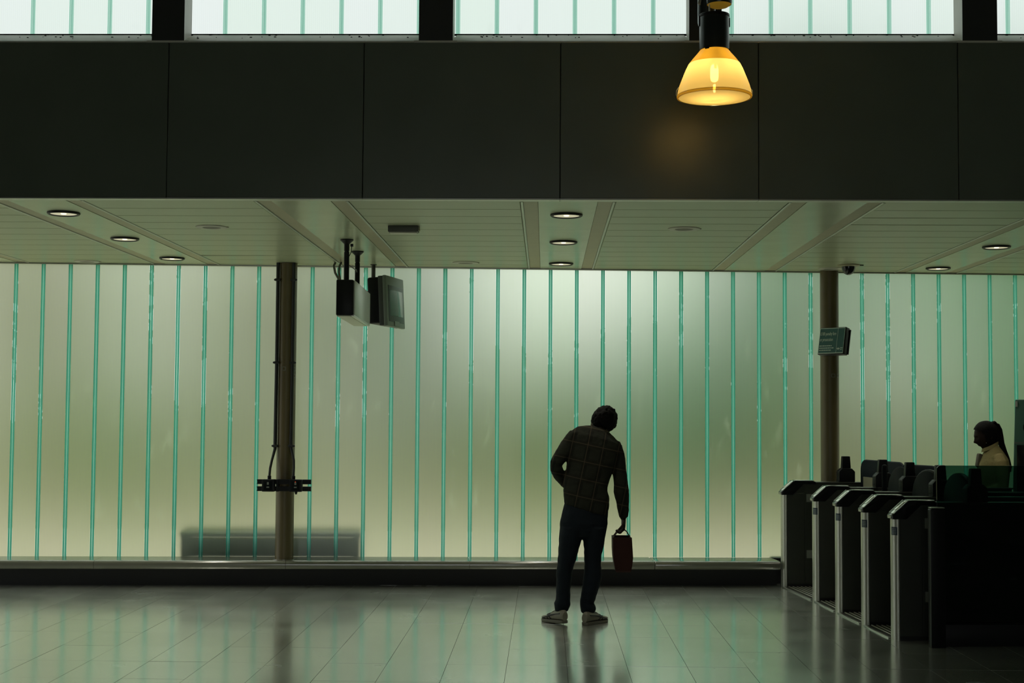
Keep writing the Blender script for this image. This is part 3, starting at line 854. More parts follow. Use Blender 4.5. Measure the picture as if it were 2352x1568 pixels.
# ------------------------------------------------------------------ ticket gates
GR = radians(4.35)
M['pad'] = pmat('pale_reader_pad', (0.78, 0.80, 0.72), 0.14, metal=0.5)
nose_front = []
def gate():
    t = empty('ticket_gate', (0, 0, 0), GR)
    # stainless nose
    n = 16
    poly = [(0.042, -0.1), (0.042, 0.1)] + [(0.036 - 0.036 * cos(-pi / 2 + pi * i / n), -0.1 * sin(-pi / 2 + pi * i / n)) for i in range(n + 1)]
    MB().extrude_z([(p[0], p[1]) for p in poly], 0.0, 0.862).build('nose', M['steel'], t, smooth=True, angle=0.6)
    MB().prism([(0.046, 0.03), (1.72, 0.03), (1.72, 0.955), (0.15, 0.955), (0.075, 0.86), (0.046, 0.86)], -0.094, 0.094).build('cabinet', M['steeldark'], t, bevel=0.004, seg=1)
    MB().box(0.046, 1.70, -0.085, 0.085, 0.0, 0.03).build('kick_plate', M['plinth'], t)
    for (a, b, c, d) in ((0.05, 0.205, 0.04, 0.86), (0.212, 0.98, 0.245, 0.945), (0.212, 0.98, 0.04, 0.238), (0.988, 1.70, 0.04, 0.945)):
        for s in (-1, 1):
            y = (-0.099, -0.094) if s < 0 else (0.094, 0.099)
            MB().box(a, b, y[0], y[1], c, d).build('side_panel', M['steeldark'], t, bevel=0.0015, seg=1)
    for z in (0.782, 0.268):
        MB().box(0.225, 0.298, -0.1005, -0.099, z, z + 0.073).build('side_sticker', M['sticker'], t)
    # hood
    hp = [(-0.006, 0.846), (-0.008, 0.872), (0.006, 0.884), (0.105, 0.972), (0.125, 0.979), (0.29, 0.975), (0.315, 0.966), (0.315, 0.945), (0.2, 0.945), (0.095, 0.846)]
    MB().prism(hp[::-1], -0.104, 0.104).build('hood', M['blackgloss'], t, bevel=0.004)
    ang = math.atan2(0.972 - 0.884, 0.105 - 0.006)
    S = Matrix.Translation((0.006, 0, 0.884)) @ Matrix.Rotation(-ang, 4, 'Y')
    L = sqrt(0.099 ** 2 + 0.088 ** 2)
    MB().box(0.002, L, -0.088, 0.080, -0.001, 0.0035, M=S).build('reader_plate', M['reader'], t, bevel=0.002)
    # raised rounded pad and its dark outline
    pts = [(0.045 + 0.075 * i / 10, 0) for i in range(11)]
    pad = []
    for i in range(17):
        a = pi / 2 + pi * i / 16
        pad.append((0.062 + 0.028 * cos(a), -0.004 + 0.055 * sin(a)))
    pad = pad + [(0.118, -0.059), (0.118, 0.051)]
    MB().extrude_z(pad, 0.0035, 0.0065, M=S).build('reader_pad', M['pad'], t, bevel=0.0015)
    ol = [((p[0] - 0.075) * 1.05 + 0.0735, p[1] * 1.06) for p in pad]
    MB().extrude_z(ol, 0.0030, 0.0042, M=S).build('pad_outline', M['black'], t)
    for y in (-0.098, 0.096):
        MB().box(0.002, L + 0.004, y - 0.004, y + 0.004, -0.002, 0.005, M=S).build('edge_trim', M['reader'], t)
    MB().box(-0.0095, 0.0, -0.06, 0.06, 0.852, 0.858).box(-0.0095, 0.0, -0.06, 0.06, 0.862, 0.868).build('nose_grip', M['steel'], t)
    MB().box(0.13, 0.30, -0.09, 0.09, 0.975, 0.981).build('hood_lid', M['reader'], t, bevel=0.004)
    # top rail
    MB().box(0.315, 1.74, -0.1, 0.1, 0.955, 0.966).build('top_rail', M['railsteel'], t, bevel=0.003)
    # nose label with print
    lab = []
    for i in range(7):
        a = -pi / 2 + pi * (0.06 + 0.36 * i / 6)
        lab.append((0.036 - 0.038 * cos(a), 0.1022 * sin(a)))
    lb = MB(); lt = MB()
    for i in range(6):
        (xa, ya), (xb, yb) = lab[i], lab[i + 1]
        lb.add([(xa, ya, 0.735), (xb, yb, 0.735), (xb, yb, 0.792), (xa, ya, 0.792)], [(0, 1, 2, 3)])
        if 0 < i < 5:
            for z in (0.743, 0.754, 0.765, 0.776):
                k = 1.012
                lt.add([(xa * 1.0 - 0.0008, ya * k, z), (xb - 0.0008, yb * k, z), (xb - 0.0008, yb * k, z + 0.004), (xa - 0.0008, ya * k, z + 0.004)], [(0, 1, 2, 3)])
    lo = lb.build('nose_label', M['label'], t, fix=False)
    lt.build('label_print', M['labeltext'], lo, fix=False)
    # status beacon on the rail
    b = MB(); b.prism([(0.535, 0.966), (0.685, 0.966), (0.685, 1.062), (0.655, 1.092), (0.565, 1.092), (0.535, 1.062)], -0.085, 0.085)
    bo = b.build('beacon_base', M['black'], t, bevel=0.006)
    MB().prism([(0.567, 1.085), (0.653, 1.085), (0.645, 1.203), (0.575, 1.203)], -0.045, 0.045).build('beacon', M['black'], t, bevel=0.006)
    for s, xx in ((-1, 0.534), (1, 0.686)):
        m_ = MB()
        for k in range(6):
            m_.box(xx - 0.002, xx + 0.002, -0.06, 0.06, 0.985 + 0.012 * k, 0.990 + 0.012 * k)
        m_.build('vent_rib', M['slate'], bo)
    for o in t.children_recursive:                 # the cabinets are slim: 0.11 m wide
        if o.type == 'MESH':
            o.data.transform(Matrix.Diagonal((1, 0.56, 1, 1)))
    return t
gpos = {'A': (2.446, 10.173), 'B': (2.392, 10.871), 'C': (2.336, 11.560), 'D': (2.285, 12.264), 'E': (2.182, 13.272)}
glab = {'A': 'black hooded steel ticket gate nearest the camera, beside the dark glass barrier',
        'B': 'ticket gate second nearest the camera, behind the one by the glass barrier',
        'C': 'middle one of the five hooded ticket gates',
        'D': 'ticket gate at the near side of the wide lane, fourth from the camera',
        'E': 'farthest ticket gate, standing beside the end of the wall ledge'}
gates = {}
g0 = gate()
for i, k in enumerate('ABCDE'):
    g = g0 if i == 0 else copy_tree(g0)
    g.location = (*gpos[k], 0)
    tag(g, glab[k], 'ticket gate', 'row of ticket gates')
    gates[k] = g
for ch in list(gates['E'].children):           # the farthest gate carries no nose label
    if ch.name.startswith('nose_label'):
        for c2 in list(ch.children): bpy.data.objects.remove(c2)
        bpy.data.objects.remove(ch)

def rounded_top(w, z0, z1, r, n=8):
    p = [(-w / 2, z0), (w / 2, z0)]
    for i in range(n + 1):
        a = pi / 2 * i / n
        p.append((w / 2 - r + r * cos(a), z1 - r + r * sin(a)))
    for i in range(n + 1):
        a = pi / 2 + pi / 2 * i / n
        p.append((-w / 2 + r + r * cos(a), z1 - r + r * sin(a)))
    return p
U = Vector((cos(GR), sin(GR), 0)); V = Vector((-sin(GR), cos(GR), 0))
Rz = Matrix.Rotation(GR, 4, 'Z').inverted()
# flaps that close the lanes; each belongs to the gate it is hinged on
def paddle(gate_key, p0, p1, z0, z1, th, r, m, name='paddle', rim=None):
    g = gates[gate_key]
    loc = Matrix.Rotation(-GR, 4, 'Z') @ Matrix.Translation((-gpos[gate_key][0], -gpos[gate_key][1], 0))
    a, b = loc @ Vector((p0[0], p0[1], 0)), loc @ Vector((p1[0], p1[1], 0))
    c = (a + b) / 2
    d = (b - a)
    wd = d.length
    X = Matrix.Translation(c) @ Matrix.Rotation(math.atan2(d.y, d.x), 4, 'Z')
    o = MB().prism(rounded_top(wd, z0, z1, min(r, wd / 2 - 0.001)), -th / 2, th / 2, M=X).build(name, m, g, bevel=0.012, seg=3, angle=1.2)
    if rim:
        pl = rounded_top(wd - 0.02, z0 + 0.02, z1 - 0.012, min(r, wd / 2 - 0.012))
        MB().prism(pl, -th / 2 - 0.004, th / 2 + 0.004, M=X).build('pad_face', rim, o, bevel=0.003, seg=1, angle=1.2)
    return o, X, wd
o, X, wd = paddle('D', (3.10, 12.38), (2.925, 13.26), 0.28, 1.178, 0.03, 0.10, M['navy'], 'wide_paddle')
MB().box(-wd / 2 + 0.02, -wd / 2 + 0.45, 0.014, 0.019, 0.92, 1.015, M=X).box(wd / 2 - 0.55, wd / 2 - 0.08, -0.0, 0.021, 0.90, 1.02, M=X).build('tan_notice', M['notice'], o)
paddle('C', (3.20, 11.66), (3.005, 12.16), 0.28, 1.172, 0.035, 0.10, M['navy'])
paddle('C', (3.0, 11.70), (2.895, 12.08), 0.28, 1.157, 0.03, 0.3, M['slate'], rim=M['slate'])
paddle('D', (2.86, 12.165), (2.90, 12.20), 0.28, 1.165, 0.03, 0.3, M['slate'], 'parked_paddle')
paddle('B', (3.07, 11.02), (2.925, 11.40), 0.28, 1.160, 0.04, 0.3, M['black'], rim=M['slate'])
paddle('A', (3.075, 10.33), (2.985, 10.70), 0.28, 1.160, 0.05, 0.3, M['black'], rim=M['black'])

# ribbed thresholds in the lanes
for k, nxt, l in (('A', 'B', 'ribbed metal threshold in the lane nearest the camera'), ('B', 'C', 'ribbed metal threshold in the second lane from the camera'),
                  ('C', 'D', 'ribbed metal threshold between the third and fourth gates'), ('D', 'E', 'ribbed metal threshold of the wide lane by the glass wall')):
    t = empty('threshold_plate', (*gpos[k], 0.0), GR)
    tag(t, l, 'threshold', 'ribbed thresholds between the gates')
    dv = (Vector((*gpos[nxt], 0)) - Vector((*gpos[k], 0))).dot(V)
    du = (Vector((*gpos[nxt], 0)) - Vector((*gpos[k], 0))).dot(U)
    v0, v1 = 0.060, dv - 0.060
    sk = du / dv
    def quadbox(mb, a, b, z0, z1):
        mb.add([(a + sk * v0, v0, z0), (b + sk * v0, v0, z0), (b + sk * v1, v1, z0), (a + sk * v1, v1, z0), (a + sk * v0, v0, z1), (b + sk * v0, v0, z1), (b + sk * v1, v1, z1), (a + sk * v1, v1, z1)],
               [(0, 3, 2, 1), (4, 5, 6, 7), (0, 1, 5, 4), (1, 2, 6, 5), (2, 3, 7, 6), (3, 0, 4, 7)])
    mb = MB(); quadbox(mb, 0.0, 1.2, 0.0, 0.006); mb.build('plate', M['steeldark'], t)
    mb = MB(); quadbox(mb, -0.008, 0.012, 0.0, 0.010); mb.build('edge_strip', M['reader'], t, bevel=0.003)
    for q in range(22):
        mb = MB(); quadbox(mb, 0.050 + 0.038 * q, 0.061 + 0.038 * q, 0.006, 0.012)
        mb.build('rib', M['steel'], t, bevel=0.002, seg=1)

# dark glass barrier beside the nearest gate
t = empty('glass_barrier', (2.67, 9.93, 0), GR)
tag(t, 'dark green tinted glass barrier with a black base beside the nearest ticket gate', 'barrier')
MB().prism(rounded_top(2.10, 0.153, 1.232, 0.03), -0.006, 0.006, M=Matrix.Translation((1.085, 0, 0))).build('glass_panel', M['barrier'], t)
MB().box(0.02, 2.15, -0.05, 0.05, 0.0, 0.150).build('base', M['black'], t, bevel=0.004)
MB().prism([(p[0], p[1]) for p in rounded_top(0.10, 0.0, 0.945, 0.02)], -0.03, 0.03, M=Matrix.Translation((0.0, -0.085, 0))).build('post', M['black'], t, bevel=0.004)
MB().box(-0.046, 0.05, -0.115, -0.055, 0.944, 0.950).build('post_cap', M['steel'], t, bevel=0.002)

# dark passenger machine at the right edge, in the paid area
t = empty('passenger_machine', (4.546, 13.0, 0), radians(-24))
tag(t, 'tall grey green passenger machine with a round opening at the right edge', 'machine')
mg = pmat('grey_green_casing', (0.045, 0.12, 0.09), 0.4)
vs = [(-0.32, -0.2, 0), (0.36, -0.2, 0), (0.36, 0.2, 0), (-0.32, 0.2, 0), (-0.268, -0.12, 1.735), (0.30, -0.12, 1.735), (0.30, 0.2, 1.735), (-0.268, 0.2, 1.735)]
MB().add(vs, [(0, 3, 2, 1), (4, 5, 6, 7), (0, 1, 5, 4), (1, 2, 6, 5), (2, 3, 7, 6), (3, 0, 4, 7)]).build('casing', mg, t, bevel=0.012)
TL = math.atan2(0.08, 1.735)
S = Matrix.Translation((0, -0.2, 0)) @ Matrix.Rotation(-TL, 4, 'X')
MB().lathe([(0.001, 0.0), (0.074, 0.0), (0.08, -0.006), (0.08, 0.004)], 32, M=S @ Matrix.Translation((-0.12, -0.004, 1.485)) @ Matrix.Rotation(pi / 2, 4, 'X')).build('round_opening', M['black'], t, smooth=True)
MB().box(-0.255, 0.25, -0.006, 0.002, 0.80, 1.325, M=S).build('screen', M['blackgloss'], t, bevel=0.003)
MB().box(-0.275, 0.28, -0.004, 0.002, 1.335, 1.352, M=S).build('screen_lip', pmat('lip_grey', (0.12, 0.16, 0.14), 0.4), t)
MB().box(-0.266, -0.245, -0.004, 0.001, 1.67, 1.72, M=S).build('white_sticker', pmat('white_sticker', (0.5, 0.52, 0.46), 0.6), t)
MB().box(-0.25, 0.25, -0.05, 0.0, 0.55, 0.62, M=S).build('tray', M['black'], t, bevel=0.006)
# ------------------------------------------------------------------ people
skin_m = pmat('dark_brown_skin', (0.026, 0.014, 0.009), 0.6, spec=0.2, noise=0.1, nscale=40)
hair_m = pmat('black_hair', (0.006, 0.0055, 0.0055), 0.75, spec=0.12, bump=0.6, bscale=160)

def head_mesh(mb, Mx, female=False, nu=44, nv=34):
    vs, fs = [], []
    for j in range(nv + 1):
        ph = -pi / 2 + pi * j / nv
        for i in range(nu):
            th = 2 * pi * i / nu
            x, y, z = cos(ph) * cos(th), cos(ph) * sin(th), sin(ph)
            X, Y, Z = 0.075 * x, 0.094 * y, 0.116 * z
            if z < 0:
                k = (-z) ** 1.4
                X *= 1 - 0.36 * k
                if y > 0: Y *= 1 + 0.05 * k
                else: Y *= 1 - 0.45 * (-z) ** 0.8
            if y < 0 and z > -0.3: Y *= 1.06
            if y > 0:
                g = lambda cx_, cz_, sx, sz: exp(-((x - cx_) / sx) ** 2 - ((z - cz_) / sz) ** 2)
                Y += 0.024 * g(0, -0.26, 0.16, 0.13) + 0.012 * g(0, -0.08, 0.12, 0.16)
                Y += 0.006 * g(0, 0.20, 0.55, 0.10)
                Y -= 0.010 * (g(0.40, 0.06, 0.18, 0.10) + g(-0.40, 0.06, 0.18, 0.10))
                Y += 0.008 * g(0, -0.55, 0.26, 0.07) + 0.010 * g(0, -0.86, 0.3, 0.12) - 0.005 * g(0, -0.70, 0.4, 0.06)
            vs.append((X, Y, Z))
    for j in range(nv):
        for i in range(nu):
            i2 = (i + 1) % nu
            fs.append((j * nu + i, j * nu + i2, (j + 1) * nu + i2, (j + 1) * nu + i))
    mb.add(vs, fs, 0, Mx)
    for s in (-1, 1):
        mb.rings([((s * (0.066 + 0.006 * q), -0.012 - 0.004 * q, -0.008), (0, 0.018 * k, 0.004), (0, -0.006 * k, 0.032 * k)) for q, k in ((0, 0.8), (1, 1.0), (2, 0.95), (2.6, 0.6))], 14, 0, Mx)

def hand(mb, wrist, d, n, curl=(20, 30, 20), k=1.0, thumb=1, spread=4.0, thumbcurl=25):
    """palm with four unequal bent fingers and a thumb; d = fingers' direction, n = side the palm faces"""
    d, n = Vector(d).normalized(), Vector(n).normalized()
    n = (n - d * n.dot(d)).normalized()
    s = d.cross(n) * thumb
    w_ = Vector(wrist)
    mb.rings([(w_ + d * t * k, s * (a * k), n * (b * k)) for t, a, b in ((-0.03, 0.026, 0.02), (0.0, 0.027, 0.018), (0.03, 0.035, 0.017), (0.065, 0.041, 0.015), (0.088, 0.041, 0.012), (0.096, 0.036, 0.008))], 16)
    for off, ln, sp in ((0.0305, 0.070, 1.2), (0.0102, 0.079, 0.3), (-0.0102, 0.073, -0.5), (-0.0305, 0.057, -1.5)):
        p = w_ + d * 0.078 * k + s * off * k
        dirn = (d + s * math.tan(radians(sp * spread))).normalized()
        ax = s.cross(Vector((0, 0, 0))) if False else None
        pts, rad = [p], [0.0095 * k]
        a = 0
        cur = dirn.copy()
        for seg, (f, c) in enumerate(zip((0.46, 0.30, 0.24), curl)):
            a += radians(c)
            cur = (dirn * cos(a) + n * sin(a)).normalized()
            p = p + cur * ln * f * k
            if seg == 0: p = p + cur * 0.012 * k
            pts.append(p); rad.append((0.0085, 0.0075, 0.0058)[seg] * k)
        mb.tube(pts, rad, 10)
    p = w_ + d * 0.018 * k + s * 0.026 * k
    q = p + (d * 0.55 + s * 0.8 + n * 0.25).normalized() * 0.042 * k
    tc = radians(thumbcurl)
    r = q + (d * 0.9 + s * 0.25 * cos(tc) + n * sin(tc)).normalized() * 0.034 * k
    u = r + (d * 0.9 + n * (0.3 + sin(tc))).normalized() * 0.026 * k
    mb.tube([w_ + d * 0.008 * k + s * 0.01 * k, p, q, r, u], [0.014 * k, 0.0135 * k, 0.0105 * k, 0.0095 * k, 0.007 * k], 10)

def rg(xl, xr, zl, zr, y, dep):
    """loft ring from its left and right points"""
    c = Vector(((xl + xr) / 2, y, (zl + zr) / 2))
    a = Vector(((xr - xl) / 2, 0, (zr - zl) / 2))
    return (c, a, Vector((0, dep, 0)))

def shoe(parent, heel, toe, z0, label, lift=0.0, stripes=True):
    h, t_ = Vector((*heel, 0)), Vector((*toe, 0))
    L = 0.285
    d = (t_ - h).normalized()
    s = Vector((0, 0, 1)).cross(d)
    o = empty('shoe', (h.x, h.y, z0), 0, parent)
    o['label'] = label
    upx = Vector((0, 0, 1))
    def P(f, sd, z): return d * (f * L) + s * sd + upx * (z + lift * (1 - f) ** 1.5)
    outline = [(0.0, 0.0), (0.02, 0.026), (0.12, 0.034), (0.35, 0.033), (0.55, 0.040), (0.75, 0.046), (0.90, 0.038), (0.97, 0.022), (1.0, 0.0)]
    ol = [(f, w_) for f, w_ in outline] + [(f, -w_) for f, w_ in outline[-2:0:-1]]
    mb = MB()
    n = len(ol)
    vs = [P(f, w_, 0.0) for f, w_ in ol] + [P(f, w_ * 1.03, 0.024) for f, w_ in ol]
    mb.add(vs, [tuple(range(n - 1, -1, -1)), tuple(range(n, 2 * n))] + [(i, (i + 1) % n, (i + 1) % n + n, i + n) for i in range(n)])
    mb.build('sole', M['sole'], o, bevel=0.004, seg=2)
    mb = MB()
    secs = [(0.01, 0.024, 0.085), (0.06, 0.031, 0.100), (0.2, 0.032, 0.098), (0.36, 0.033, 0.090), (0.5, 0.037, 0.080), (0.65, 0.042, 0.064), (0.8, 0.043, 0.052), (0.92, 0.034, 0.045), (0.985, 0.016, 0.036)]
    rs = []
    for f, w_, ht in secs:
        base = 0.020
        rs.append((P(f, 0, base + (ht - base) / 2), s * w_, upx * ((ht - base) / 2)))
    mb.rings(rs, 18)
    up_ = mb.build('upper', M['shoe'], o, smooth=True)
    if stripes:
        mb = MB()
        for sd in (-1, 1):
            def strip(a, b, wd):
                pts = []
                for i in range(7):
                    q = i / 6
                    f = a[0] + (b[0] - a[0]) * q; z = a[1] + (b[1] - a[1]) * q
                    # half width of the upper at this height
                    k = min(range(len(secs)), key=lambda i_: abs(secs[i_][0] - f))
                    k2 = min(k + 1, len(secs) - 1)
                    f0, f1 = secs[k][0], secs[k2][0]
                    tt = 0 if f1 == f0 else max(0, min(1, (f - f0) / (f1 - f0)))
                    w_ = secs[k][1] + (secs[k2][1] - secs[k][1]) * tt
                    ht = secs[k][2] + (secs[k2][2] - secs[k][2]) * tt
                    cz, hz = (0.02 + ht) / 2, (ht - 0.02) / 2
                    sd_ = w_ * sqrt(max(0.0, 1 - min(1, abs(z - cz) / hz) ** 2)) + 0.0005
                    pts.append(P(f, sd * sd_, z))
                mb.tube(pts, wd, 6)
            strip((0.12, 0.074), (0.66, 0.055), 0.005)
            strip((0.30, 0.068), (0.86, 0.030), 0.005)
            strip((0.50, 0.030), (0.62, 0.066), 0.004)
            strip((0.64, 0.028), (0.56, 0.070), 0.004)
        mb.build('side_stripe', M['shoestripe'], o, smooth=True)
    mb = MB()
    for i in range(4):
        f = 0.46 + 0.07 * i
        zt = 0.088 - 0.008 * i - 0.02 * max(0, i - 1) * 0.4
        mb.tube([P(f, -0.02, zt - 0.006), P(f + 0.02, 0, zt + 0.002), P(f, 0.02, zt - 0.006)], 0.0028, 6)
    mb.build('laces', M['sole'], o, smooth=True)
    return o

M['sole'] = pmat('cream_rubber_sole', (0.125, 0.12, 0.09), 0.6)
M['shoe'] = pmat('cream_leather', (0.21, 0.20, 0.15), 0.5, noise=0.1)
M['shoestripe'] = pmat('black_shoe_stripe', (0.015, 0.016, 0.018), 0.5)
M['plaid'] = plaid_mat()
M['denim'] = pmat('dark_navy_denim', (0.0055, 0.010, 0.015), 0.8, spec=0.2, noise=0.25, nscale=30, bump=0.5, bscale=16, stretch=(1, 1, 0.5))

# ---- the man, seen from behind
MY = 10.80
man = empty('person', (0.29, MY, 0))
tag(man, 'man in a plaid shirt and dark jeans seen from behind, head bowed, holding a bag', 'person')
ox = 0.29
def q(x, y, z): return (x - ox, y, z)
def rgo(xl, xr, zl, zr, y, dep): return rg(xl - ox, xr - ox, zl, zr, y, dep)
# body: head, neck, trunk, arms, hands and legs as one surface
b = MB()
HM = Matrix.Translation(q(0.448, 0.165, 1.508)) @ Matrix.Rotation(radians(-22), 4, 'Z') @ Matrix.Rotation(radians(16), 4, 'Y') @ Matrix.Rotation(radians(-46), 4, 'X')
head_mesh(b, HM)
b.rings([(q(0.395, 0.06, 1.40), (0.062, 0, 0), (0, 0.06, 0.02)), (q(0.412, 0.085, 1.45), (0.055, 0, -0.01), (0, 0.053, 0.02)), (q(0.430, 0.125, 1.50), (0.052, 0, -0.01), (0, 0.05, 0.02))], 16)
b.rings([rgo(0.17, 0.44, 0.86, 0.84, 0.0, 0.085), rgo(0.16, 0.44, 1.0, 0.99, 0.0, 0.085), rgo(0.18, 0.48, 1.2, 1.15, 0.02, 0.10), rgo(0.21, 0.53, 1.36, 1.31, 0.045, 0.09), rgo(0.31, 0.48, 1.43, 1.40, 0.07, 0.06)], 20)
b.tube([q(0.235, 0.05, 1.40), q(0.09, -0.02, 1.19), q(0.15, 0.10, 1.05), q(0.19, 0.13, 1.02)], [0.05, 0.04, 0.032, 0.026], 12)
hand(b, q(0.19, 0.13, 1.02), (0.75, 0.25, -0.6), (0.2, -0.9, 0.1), (18, 22, 15), 1.0, 1)
b.tube([q(0.535, 0.05, 1.335), q(0.572, 0.05, 0.99), q(0.596, 0.075, 0.80), q(0.599, 0.078, 0.785)], [0.05, 0.042, 0.028, 0.026], 12)
hand(b, q(0.599, 0.078, 0.785), (-0.03, 0.02, -1), (-1, -0.1, 0), (38, 72, 45), 0.98, -1, 2.0, 45)
for pts, rad in (([q(0.20, 0, 0.80), q(0.172, 0.005, 0.50), q(0.145, 0.0, 0.26), q(0.133, 0.0, 0.10)], [0.075, 0.055, 0.045, 0.034]),
                 ([q(0.38, 0, 0.80), q(0.362, 0.005, 0.46), q(0.342, 0.0, 0.25), q(0.330, -0.01, 0.10)], [0.075, 0.055, 0.045, 0.034])):
    b.tube(pts, rad, 14)
for hx, hy, tx, ty in ((0.150, -0.05, 0.03, 0.10), (0.300, -0.05, 0.42, 0.08)):
    b.rings([(q(hx + (tx - hx) * f, hy + (ty - hy) * f, 0.035 + hh), (0.022, 0.0, 0), (0, 0.006, hh)) for f, hh in ((0, 0.02), (0.3, 0.035), (0.6, 0.025), (0.95, 0.014))], 12)
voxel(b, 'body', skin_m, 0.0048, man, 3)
# hair: close curly cap
def hair_cap(name, parent, Mx, rx, ry, rz, amp, freq, cut, seed, sub=5, low=-0.2):
    bm = bmesh.new()
    bmesh.ops.create_icosphere(bm, subdivisions=sub, radius=1)
    from mathutils import noise
    for v in bm.verts:
        p = v.co.copy()
        f = 1 + amp * noise.noise(p * freq + Vector((seed, 0, 0))) + amp * 0.6 * noise.noise(p * freq * 2.3 + Vector((0, seed, 0)))
        v.co = Vector((p.x * rx, p.y * ry, p.z * rz)) * f
    dele = [v for v in bm.verts if v.co.y > cut and v.co.z < low * rz + (v.co.y - cut) * 0.9]
    bmesh.ops.delete(bm, geom=dele, context='VERTS')
    bm.transform(Mx)
    me = bpy.data.meshes.new(name); bm.to_mesh(me); bm.free()
    me.materials.append(hair_m)
    me.polygons.foreach_set('use_smooth', [True] * len(me.polygons))
    return link(name, me, parent)
hair_cap('hair', man, HM @ Matrix.Translation((0, -0.012, 0.014)), 0.096, 0.112, 0.122, 0.075, 5.0, 0.035, 3.1)
for s in (-1, 1):
    e = MB().lathe([(0.001, -0.011), (0.008, -0.007), (0.011, 0), (0.008, 0.007), (0.001, 0.011)], 14, M=HM @ Matrix.Translation((0.030 * s, 0.076, 0.006))).build('eye', pmat('dark_eye', (0.05, 0.04, 0.035), 0.2) if s < 0 else bpy.data.materials['dark_eye'], man, smooth=True)
# shirt
sh = MB()
sh.rings([rgo(0.150, 0.472, 0.895, 0.800, -0.005, 0.108), rgo(0.140, 0.486, 0.95, 0.87, -0.005, 0.112), rgo(0.138, 0.488, 1.00, 0.935, -0.005, 0.112),
          rgo(0.140, 0.472, 1.045, 0.995, -0.005, 0.108), rgo(0.156, 0.484, 1.13, 1.06, 0.0, 0.112), rgo(0.163, 0.506, 1.20, 1.12, 0.008, 0.118),
          rgo(0.166, 0.540, 1.27, 1.20, 0.018, 0.122), rgo(0.178, 0.572, 1.37, 1.28, 0.030, 0.118), rgo(0.202, 0.570, 1.448, 1.345, 0.045, 0.100),
          rgo(0.245, 0.530, 1.480, 1.395, 0.062, 0.082), rgo(0.315, 0.495, 1.488, 1.428, 0.075, 0.070), rgo(0.350, 0.474, 1.485, 1.447, 0.085, 0.062)], 28)
sh.tube([q(0.236, 0.04, 1.414), q(0.175, 0.02, 1.335), q(0.126, -0.01, 1.265), q(0.080, -0.04, 1.20), q(0.082, -0.03, 1.165), q(0.112, 0.05, 1.10), q(0.175, 0.115, 1.035), q(0.188, 0.128, 1.022)],
        [0.060, 0.064, 0.056, 0.047, 0.049, 0.047, 0.042, 0.040], 16)
sh.tube([q(0.510, 0.045, 1.345), q(0.536, 0.05, 1.29), q(0.556, 0.05, 1.20), q(0.570, 0.048, 1.09), q(0.579, 0.05, 0.99), q(0.590, 0.058, 0.90), q(0.596, 0.07, 0.81), q(0.597, 0.072, 0.79)],
        [0.062, 0.062, 0.056, 0.053, 0.059, 0.050, 0.037, 0.036], 16)
# soft folds
from mathutils import noise as mnoise
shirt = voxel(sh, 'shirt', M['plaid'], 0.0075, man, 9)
for v in shirt.data.vertices:
    n_ = v.normal
    v.co += n_ * (0.0045 * mnoise.noise(Vector((v.co.x * 9, v.co.y * 9, v.co.z * 16))) + 0.002 * mnoise.noise(v.co * 40))
cl = MB()
cr_ = [(q(0.408, 0.085, 1.452), 0.068, 0.060, -0.018), (q(0.412, 0.095, 1.474), 0.065, 0.058, -0.017), (q(0.417, 0.102, 1.486), 0.063, 0.057, -0.016)]
rs = [(c, (a, 0, dz), (0, bb, 0.022)) for c, a, bb, dz in cr_]
rs += [(c, (a * 0.9, 0, dz), (0, bb * 0.9, 0.022)) for c, a, bb, dz in cr_[::-1]]
cl.rings(rs, 28)
cl.build('collar', M['plaid'], man, smooth=True)
# jeans
tr = MB()
tr.rings([rgo(0.158, 0.465, 0.94, 0.93, 0.0, 0.098), rgo(0.135, 0.478, 0.86, 0.84, 0.0, 0.108), rgo(0.114, 0.474, 0.76, 0.75, 0.0, 0.112), rgo(0.112, 0.466, 0.70, 0.70, 0.0, 0.105), rgo(0.13, 0.44, 0.66, 0.66, 0.0, 0.085)], 26)
def leg(rows_):
    tr.rings([rgo(a, b_, z, z, y, (b_ - a) / 2 * 1.12) for a, b_, z, y in rows_], 20)
leg([(0.113, 0.292, 0.72, 0.0), (0.108, 0.286, 0.655, 0.0), (0.104, 0.262, 0.57, 0.0), (0.100, 0.245, 0.50, 0.003), (0.094, 0.222, 0.43, 0.004), (0.088, 0.209, 0.385, 0.004), (0.089, 0.204, 0.32, 0.0),
     (0.088, 0.197, 0.26, -0.004), (0.086, 0.195, 0.20, -0.006), (0.084, 0.196, 0.175, -0.006), (0.071, 0.197, 0.148, -0.004), (0.073, 0.192, 0.125, -0.004), (0.082, 0.178, 0.100, -0.004), (0.088, 0.168, 0.092, -0.004)])
leg([(0.286, 0.470, 0.72, 0.0), (0.287, 0.458, 0.655, 0.0), (0.294, 0.444, 0.57, 0.0), (0.298, 0.430, 0.51, 0.003), (0.299, 0.424, 0.44, 0.004), (0.296, 0.433, 0.375, 0.004), (0.288, 0.424, 0.31, 0.0),
     (0.279, 0.404, 0.245, -0.004), (0.271, 0.386, 0.19, -0.006), (0.267, 0.372, 0.160, -0.006), (0.268, 0.388, 0.132, -0.004), (0.271, 0.388, 0.110, -0.004), (0.277, 0.381, 0.088, -0.004), (0.284, 0.374, 0.082, -0.004)])
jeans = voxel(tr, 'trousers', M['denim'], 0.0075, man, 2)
for v in jeans.data.vertices:
    k_ = 1.0 + 1.2 * max(0, (0.35 - v.co.z) / 0.3)
    v.co += v.normal * (0.003 * k_ * mnoise.noise(Vector((v.co.x * 10, v.co.y * 10, v.co.z * 26))))
shoe(man, (0.158 - ox, -0.09), (0.0 - ox + 0.012, 0.115), 0.0, 'cream leather shoe turned out to the left, heel slightly lifted', lift=0.012)
